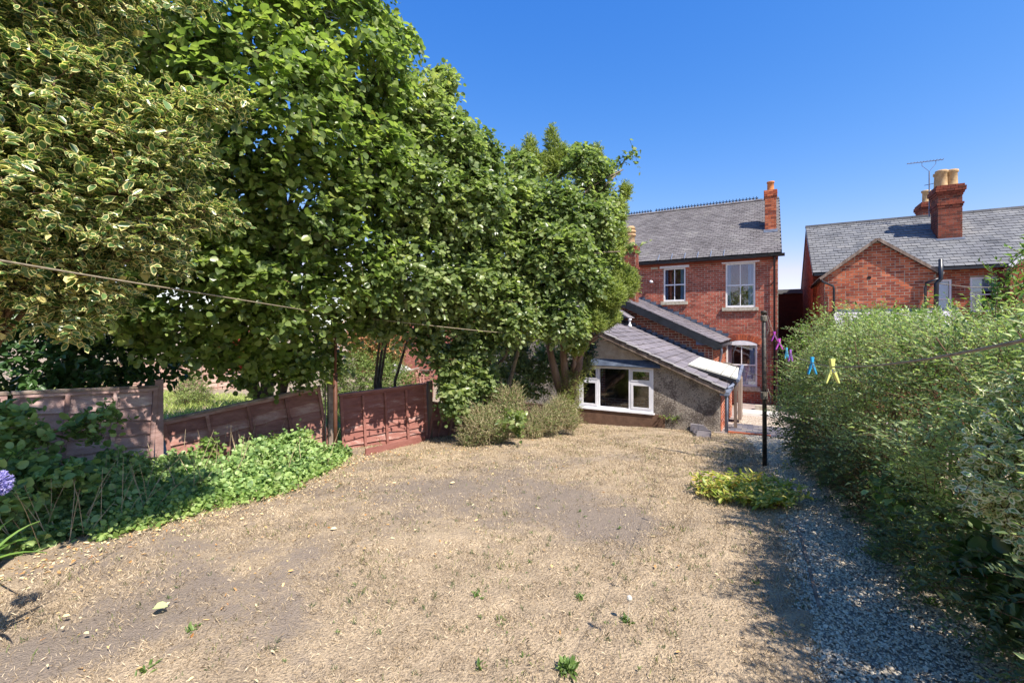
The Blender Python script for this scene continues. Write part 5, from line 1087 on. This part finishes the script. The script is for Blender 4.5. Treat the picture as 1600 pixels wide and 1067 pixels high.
for sel, m, lf, nm in ((~low, HG, .036, 'foliage'), (low, HGD, .046, 'shade_toned_foliage')):
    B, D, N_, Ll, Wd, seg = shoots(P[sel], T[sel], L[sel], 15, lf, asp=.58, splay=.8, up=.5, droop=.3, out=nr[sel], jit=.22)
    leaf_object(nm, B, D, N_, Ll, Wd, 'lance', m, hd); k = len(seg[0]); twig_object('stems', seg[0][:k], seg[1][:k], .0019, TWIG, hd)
# inner mass, in the leaf colour with shade put in
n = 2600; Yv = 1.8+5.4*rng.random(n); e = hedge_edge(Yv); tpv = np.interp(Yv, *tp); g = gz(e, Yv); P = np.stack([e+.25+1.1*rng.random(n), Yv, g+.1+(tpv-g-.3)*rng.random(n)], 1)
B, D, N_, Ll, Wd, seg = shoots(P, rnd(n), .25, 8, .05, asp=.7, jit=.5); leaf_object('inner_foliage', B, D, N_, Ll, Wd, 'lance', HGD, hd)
# arching shoots out of the face and top
n = 230; P, nr, a_, of = hedge_pts(n, 1.6, 6.8, tp, face=.5); T = unit(np.where(of[:, None], np.array([-.45, -.25, .25]), np.array([-.15, 0, 1.]))+rng.normal(0, .25, (n, 3))); L = rng.uniform(.2, .42, n)
B, D, N_, Ll, Wd, seg = shoots(P, T, L, 16, .042, asp=.6, droop=.3, out=nr, jit=.3); leaf_object('long_shoots', B, D, N_, Ll, Wd, 'lance', HG, hd)
n = 520; P, nr, a_, of = hedge_pts(n, 1.9, 8.5, tp, face=.12); P[:, 2] += .07*np.sin(P[:, 1]*3.7)+.05*np.sin(P[:, 1]*9+P[:, 0]*5); T2 = unit(np.array([-.12, 0, 1.])+rng.normal(0, .16, (n, 3))); L2 = rng.uniform(.16, .5, n)
B, D, N_, Ll, Wd, sg2 = shoots(P-np.array([0, 0, .05]), T2, L2, 14, .05, asp=.6, splay=.9, droop=.05, out=T2, jit=.25, up=.4); leaf_object('top_shoots', B, D, N_, Ll, Wd, 'lance', HG2, hd); twig_object('top_stems', sg2[0], sg2[1], .002, TWIG, hd)
twig_object('shoot_stems', seg[0], seg[1], .0016, TWIG, hd)
bm = bmesh.new()
for k in range(130):
    y = random.uniform(2, 9); e = float(hedge_edge(y))+random.uniform(.25, .9); g = float(gz(e, y)); tube(bm, [(e, y, g), (e+random.gauss(0, .1), y+random.gauss(0, .1), g+.8), (e+random.gauss(-.1, .2), y+random.gauss(0, .2), g+1.6)], [.014, .009, .004], 5)
tag(bm_obj('inner_branches', bm, TWIG, hd), kind='stuff')
# farther, brighter hedge plant
f_l = [((.72, 7.6, -.75), (.55, .7, .75)), ((.75, 8.8, -.7), (.6, .7, .8)), ((1.2, 7.3, -.3), (.6, .6, .5)), ((.55, 8.3, -1.3), (.45, .8, .6)), ((1.2, 9.9, -1.0), (.6, .8, .9)), ((1.7, 8.6, -.15), (.6, .8, .45)), ((1.35, 8.0, -.08), (.35, .5, .35))]
t_, _ = bush('bright_green_shrub', f_l, 2600, .05, HG2, 'bright green leafy shrub at the far end of the right hedge', 'shrub', asp=.5, nl=9, slen=.3, tm='lance', tdir=(0, 0, .4))
bush('dull_shrub', [((.62, 7.4, -1.5), (.35, .7, .35)), ((.75, 6.3, -1.45), (.3, .6, .4)), ((.9, 5.3, -1.4), (.3, .6, .4))], 1500, .024, leafmat('dull_brown_leaf', [(62,56,36),(84,78,46),(66,84,42),(92,100,56)], .7, .2, isl=.9), 'dull brownish growth low in the hedge beside the path', 'shrub', asp=.6, nl=8, slen=.2)
bush('large_leaved_bramble', [at_s(1560,900,2.15,.16,1,1.2), at_s(1590,960,2.05,.14), at_s(1600,850,2.15,.16), at_s(1640,920,2.0,.25)], 70, .085, LAU, 'bramble with large round leaves at the lower right corner', 'brambles', asp=.9, nl=4, slen=.12, tm='round')
bush('large_leaved_bramble', [at_s(1400,740,3.4,.16,1.2,1), at_s(1430,790,3.2,.18,1.2,1), at_s(1470,850,2.9,.16), at_s(1395,800,3.4,.14)], 150, .06, BR, 'bramble leaves poking out of the hedge beside the gravel', 'brambles', asp=.8, nl=4, slen=.14, tm='round')
EUO = leafmat('euonymus_leaf', [(91,123,65),(123,153,85),(153,180,111)], .35, .2, rim=((226,224,190), .84), isl=.5, spec=.6)
bush('variegated_euonymus', [at_s(1585,690,1.95,.13,1,1), at_s(1570,760,1.95,.13), at_s(1600,720,1.95,.18), at_s(1545,700,2.0,.06,1,1), at_s(1640,760,1.9,.26), at_s(1650,640,2.0,.2), at_s(1585,800,1.95,.09)], 620, .04, EUO, 'cream edged euonymus bush at the right edge', 'bush', asp=.6, nl=9, slen=.09, tm='oval')
bush('tall_hedge_shoot', [at_s(1580,450,3.0,.09,1,2.2), at_s(1560,470,3.1,.07,1,2), at_s(1605,430,2.9,.1,1,2.4)], 34, .045, HG2, 'taller leafy shoots rising above the hedge at the far right edge', 'shoots', asp=.6, nl=14, slen=.3, tm='lance', tdir=(0, 0, 1.6), spread=.2)
# peony clump in the lawn
PEO = leafmat('peony_leaf', [(104,126,54),(144,160,72),(172,178,92),(204,192,110),(166,130,74)], .45, .35, isl=.85)
pc = on_ground(1165, 783); pt = empty('peony_clump', pc, 'low yellow green leafy clump at the edge of lawn and path', 'plant')
n = 190; ang = rng.uniform(0, 6.28, n); rr = np.sqrt(rng.random(n)); P = np.stack([pc.x+np.cos(ang)*rr*.38, pc.y+.12+np.sin(ang)*rr*.3, np.zeros(n)], 1); P[:, 2] = gz(P[:, 0], P[:, 1])+.02
T = unit(np.stack([np.cos(ang)*.7*rr, np.sin(ang)*.7*rr, np.ones(n)*.8], 1)+rng.normal(0, .2, (n, 3))); L = rng.uniform(.16, .36, n)
B, D, N_, Ll, Wd, seg = shoots(P, T, L, 8, .085, asp=.42, splay=1.1, up=1.2, droop=.4, out=T, jit=.4, hang=.2); leaf_object('foliage', B, D, N_, Ll, Wd, 'oval', PEO, pt)
twig_object('stems', seg[0], seg[1], .003, mat('reddish_stem', [(140,84,60),(170,120,80)], .7, 9), pt)
# garden behind the photographer (seen in the window panes)
for i, (x, y, r) in enumerate(((-5, -9, 2.0), (-1.5, -10, 2.3), (2.5, -9.5, 2.0), (-9, -8, 2.2))):
    t = empty('garden_tree', (x, y, -1.4), ['broad green tree at the near end of the garden, reflected in the window panes', 'large green tree reflected in the outhouse window', 'round green tree far behind the right hedge', 'green tree behind the bottom left of the garden'][i], 'tree')
    P, nr = crown([((x, y, .8), (r, r, r*1.15)), ((x+1, y+.4, -.3), (r*.7, r*.7, r*.6))], 900, back=.8); B, D, N_, Ll, Wd, seg = shoots(P, nr, .5, 6, .22, out=nr); leaf_object('crown', B, D, N_, Ll, Wd, 'oval', HAZ, t)
    bm = bmesh.new(); tube(bm, [(x, y, -1.5), (x, y, .6)], [.18, .12], 8); bm_obj('trunk', bm, BARK, t, True)
# ---------------------------------------------------------------- fallen leaves, weeds, small things
LF = mat('fallen_leaf_litter', [(150,104,60),(190,150,96),(216,192,140),(206,196,160),(168,112,70)], .8, 4, island=.95)
n = 2600; u_ = rng.uniform(-1.3, .9, n); d_ = rng.uniform(1.9, 9, n); x = d_*(-ST+u_*CT); y = d_*(CT+u_*ST)
w = np.clip(1.0-(x+4.2-.25*(y-3))/2.6, .10, 1); kk = (rng.random(n) < w) & (x < path_edge(y)) & (y > .4) & (y < 9.5) & (x > -6.2); x, y = x[kk], y[kk]
x2 = rng.normal(0, .3, 1100); s = rng.random(1100); e0 = np.array([V3(G(0, 905)), V3(G(150, 855)), V3(G(330, 805)), V3(G(480, 765)), V3(G(560, 715)), V3(G(760, 700)), V3(G(900, 665))]); i = np.minimum((s*6).astype(int), 5); f = (s*6-i)[:, None]; q = e0[i]*(1-f)+e0[i+1]*f
x = np.concatenate([x, q[:, 0]+rng.normal(0, .14, 1100)]); y = np.concatenate([y, q[:, 1]+rng.normal(0, .16, 1100)])
P = np.stack([x, y, gz(x, y)+rng.uniform(.008, .03, len(x))], 1); D = rnd(len(x))*np.array([1, 1, .25]); N_ = np.array([0, 0, 1.])+rng.normal(0, .4, (len(x), 3))
leaf_object('fallen_leaves', P, D, N_, rng.uniform(.012, .042, len(x)), rng.uniform(.008, .022, len(x)), 'oval', LF, None)
bpy.data.objects['fallen_leaves']['label'] = 'dry fallen leaves scattered over the lawn and under the brambles'; bpy.data.objects['fallen_leaves']['category'] = 'leaves'
# twigs and straw litter on gravel
n = 520; y = rng.uniform(1.4, 8, n); x = path_edge(y)+(hedge_edge(y)+.3-path_edge(y))*rng.random(n)**.7; A = np.stack([x, y, gz(x, y)+.02], 1); Bv = A+unit(rnd(n)*np.array([1, 1, .1]))*rng.uniform(.03, .12, (n, 1))
tag(twig_object('twig_litter', A, Bv, .0012, STRAWT, None), 'dry twig litter on the gravel path', 'twigs', kind='stuff')
p = G(240, 957); t = leaf_object('fallen_leaf', np.array([V3(p)+np.array([0, 0, .03])]), np.array([[.8, .4, .2]]), np.array([[0, -.3, 1.]]), np.array([.085]), np.array([.055]), 'round', leafmat('pale_leaf', [(176,190,130),(200,208,150)], .5, .2), None); del t['kind']; tag(t, 'large pale green fallen leaf on the lawn at lower left', 'leaf')
for (px, py, s, lab) in ((97, 968, .04, 'curled cream leaf below the bramble bank'), (703, 757, .06, 'pale dry leaf lying in front of the brown fence'), (516, 830, .055, 'whitish fallen leaf in the middle of the lawn left half'), (613, 757, .045, 'small pale leaf on the lawn near the rusty pole')):
    p = G(px, py); t = leaf_object('fallen_leaf', np.array([V3(p)+np.array([0, 0, .02])]), np.array([[.6, .6, .1]]), np.array([[0, -.5, 1.]]), np.array([s]), np.array([s*.6]), 'oval', LF, None); del t['kind']; tag(t, lab, 'leaf')
WEED = leafmat('weed_leaf', [(66,92,42),(92,118,54),(120,142,74)], .5, .3, isl=.7)
def weed(px, py, r, label, group=None, n=26):
    p = G(px, py); t = empty('weed', p, label, 'weed', group); a = rng.uniform(0, 6.28, n); el = rng.uniform(.25, 1.2, n)
    D = np.stack([np.cos(a)*np.cos(el), np.sin(a)*np.cos(el), np.sin(el)], 1); N_ = np.stack([-np.cos(a)*.5, -np.sin(a)*.5, np.ones(n)], 1)
    L = r*rng.uniform(.5, 1.1, n); leaf_object('leaf_rosette', V3(p)+rng.normal(0, r*.3, (n, 3))*np.array([1, 1, 0])+np.array([0, 0, .004]), D, N_, L, L*.3, 'oval', WEED, t)
weed(886, 1048, .06, 'largest green weed tuft at the bottom edge of the lawn', n=75)
weed(980, 974, .042, 'dandelion rosette with a grey seed clock stalk', n=28)
weed(907, 937, .04, 'upright weed tuft left of the dandelion clock', n=20)
weed(746, 930, .036, 'flat grassy weed tuft left of the lawn centre', n=24)
weed(828, 880, .03, 'narrow dark weed below the bare soil patch', n=12)
weed(905, 800, .03, 'small weed in the middle of the bare soil patch', n=10)
weed(968, 826, .03, 'small weed at the right end of the bare soil patch', n=10)
weed(750, 1045, .045, 'pale weed near the bottom edge left of the largest tuft', n=12)
weed(1180, 912, .035, 'weed beside the path edging at right', n=12)
weed(1365, 868, .05, 'feathery weed growing in the gravel path', n=26)
weed(1455, 945, .05, 'weed in the gravel near the large bramble', n=22)
weed(228, 1050, .05, 'green weed tuft in the lower left lawn', n=14)
weed(300, 985, .045, 'ragged weed below the pale fallen leaf', n=16)
for k in range(46):
    px, py = random.uniform(420, 1150), random.uniform(760, 1050)
    if px > 1090 and py < 810: continue
    weed(px, py, random.uniform(.012, .026), 'tiny green weed sprout in the dry lawn', 'tiny weed sprouts across the lawn', n=7)
p = G(980, 974); bm = bmesh.new(); tube(bm, [p, p+Vector((.01, 0, .1)), p+Vector((.012, 0, .13))], .0016, 4); lathe(bm, p+Vector((.012, 0, .128)), [(.003, 0), (.013, .006), (.016, .016), (.012, .027), (.003, .032)], 8)
tag(bm_obj('dandelion_clock', bm, mat('seed_head', [(180,172,158),(206,200,188)], .9, 60)), 'grey dandelion seed clock on a short stalk', 'flower')
# grass stalks near the post, ragwort
bm = bmesh.new()
for (x0, y0, x1, y1, x2, y2) in ((1193, 728, 1205, 708, 1224, 698), (1232, 753, 1260, 742, 1290, 741), (1178, 706, 1177, 696, 1176, 690), (1225, 748, 1222, 730, 1213, 722), (1240, 763, 1262, 760, 1285, 762)):
    b_ = G(x0, y0); dd = b_.x*(-ST)+b_.y*CT; pts = [b_, at(x1, y1, dd), at(x2, y2, dd)]; pts = [pts[0], pts[0].lerp(pts[1], .6)+Vector((0, 0, .01)), pts[1], pts[1].lerp(pts[2], .5)+Vector((0, 0, .008)), pts[2]]; tube(bm, pts, [.002, .002, .0025, .003, .0015], 4)
tag(bm_obj('dry_grass_stalks', bm, STRAWT), 'long arching dry grass stalks around the black post', 'grass', kind='stuff')
rg = empty('yellow_wildflower', G(1222, 757), 'thin stemmed wildflower with tiny yellow heads beside the gravel', 'flower'); bm = bmesh.new(); b_ = G(1222, 757); dd = b_.x*(-ST)+b_.y*CT
for x, y in ((1227, 721), (1230, 726), (1224, 725), (1233, 735)): tube(bm, [b_, at(x-2, y+14, dd), at(x, y, dd)], .0018, 4)
bm_obj('stalks', bm, mat('green_stem_b', [(110,130,70),(130,150,84)], .6, 5), rg)
for x, y in ((1227, 720), (1230, 725), (1224, 724)):
    bm = bmesh.new(); lathe(bm, at(x, y, dd), [(.003, 0), (.012, .005), (.004, .01)], 8); bm_obj('flower_head', bm, mat('yellow_petal', [(226,186,40),(240,206,60)], .6, 9), rg)
# path edging boards
for x0, y0, x1, y1, lab in ((1246, 822, 1262, 880, 'grey timber edging board between lawn and gravel'), (1264, 890, 1280, 950, 'half buried edging board nearer the camera')):
    a, b_ = G(x0, y0), G(x1, y1); bm = bmesh.new(); box(bm, FR(a, b_-a, ZU), 0, (b_-a).length, -.06, .016, -.008, .008); tag(bm_obj('edging_board', bm, WOODG), lab, 'edging board')
# stacked slates and stones edging the corner of the lawn
ST_ = empty('slate_edging', G(1094, 672), 'row of stacked grey slates on edge at the lawn corner by the outhouse', 'edging')
a, b_ = at(1094, 655, 9.9), at(1104, 686, 8.75)
for q in (a, b_): q.z = float(gz(q.x, q.y))
me = unit_mesh('edging_slate', SLATE2); v = b_-a
for k in range(13):
    f = k/12; p = a.lerp(b_, f); T = Matrix.Translation(p+Vector((-.06+random.gauss(0, .012), 0, .05+random.gauss(0, .012)))) @ Matrix.Rotation(random.gauss(-.25, .12), 4, 'X') @ Matrix.Rotation(random.gauss(0, .1), 4, 'Z') @ Matrix.Diagonal((.26, .05, .15, 1))
    o = link('edging_slate', me, None, ST_, T); o.matrix_parent_inverse = Matrix.Translation(ST_.location).inverted()
bm = bmesh.new(); box(bm, FR(a+Vector((.06, 0, 0)), v, ZU), 0, v.length, -.12, .1, -.014, .014); bm_obj('kerb_board', bm, STONE, ST_)
p = G(987, 650); bm = bmesh.new(); box(bm, FR(p, (1, .1, 0), (0, .2, 1)), -.1, .1, -.03, .05, -.05, .05); tag(bm_obj('loose_brick', bm, BRICK2), 'loose red brick lying below the outhouse window', 'brick')
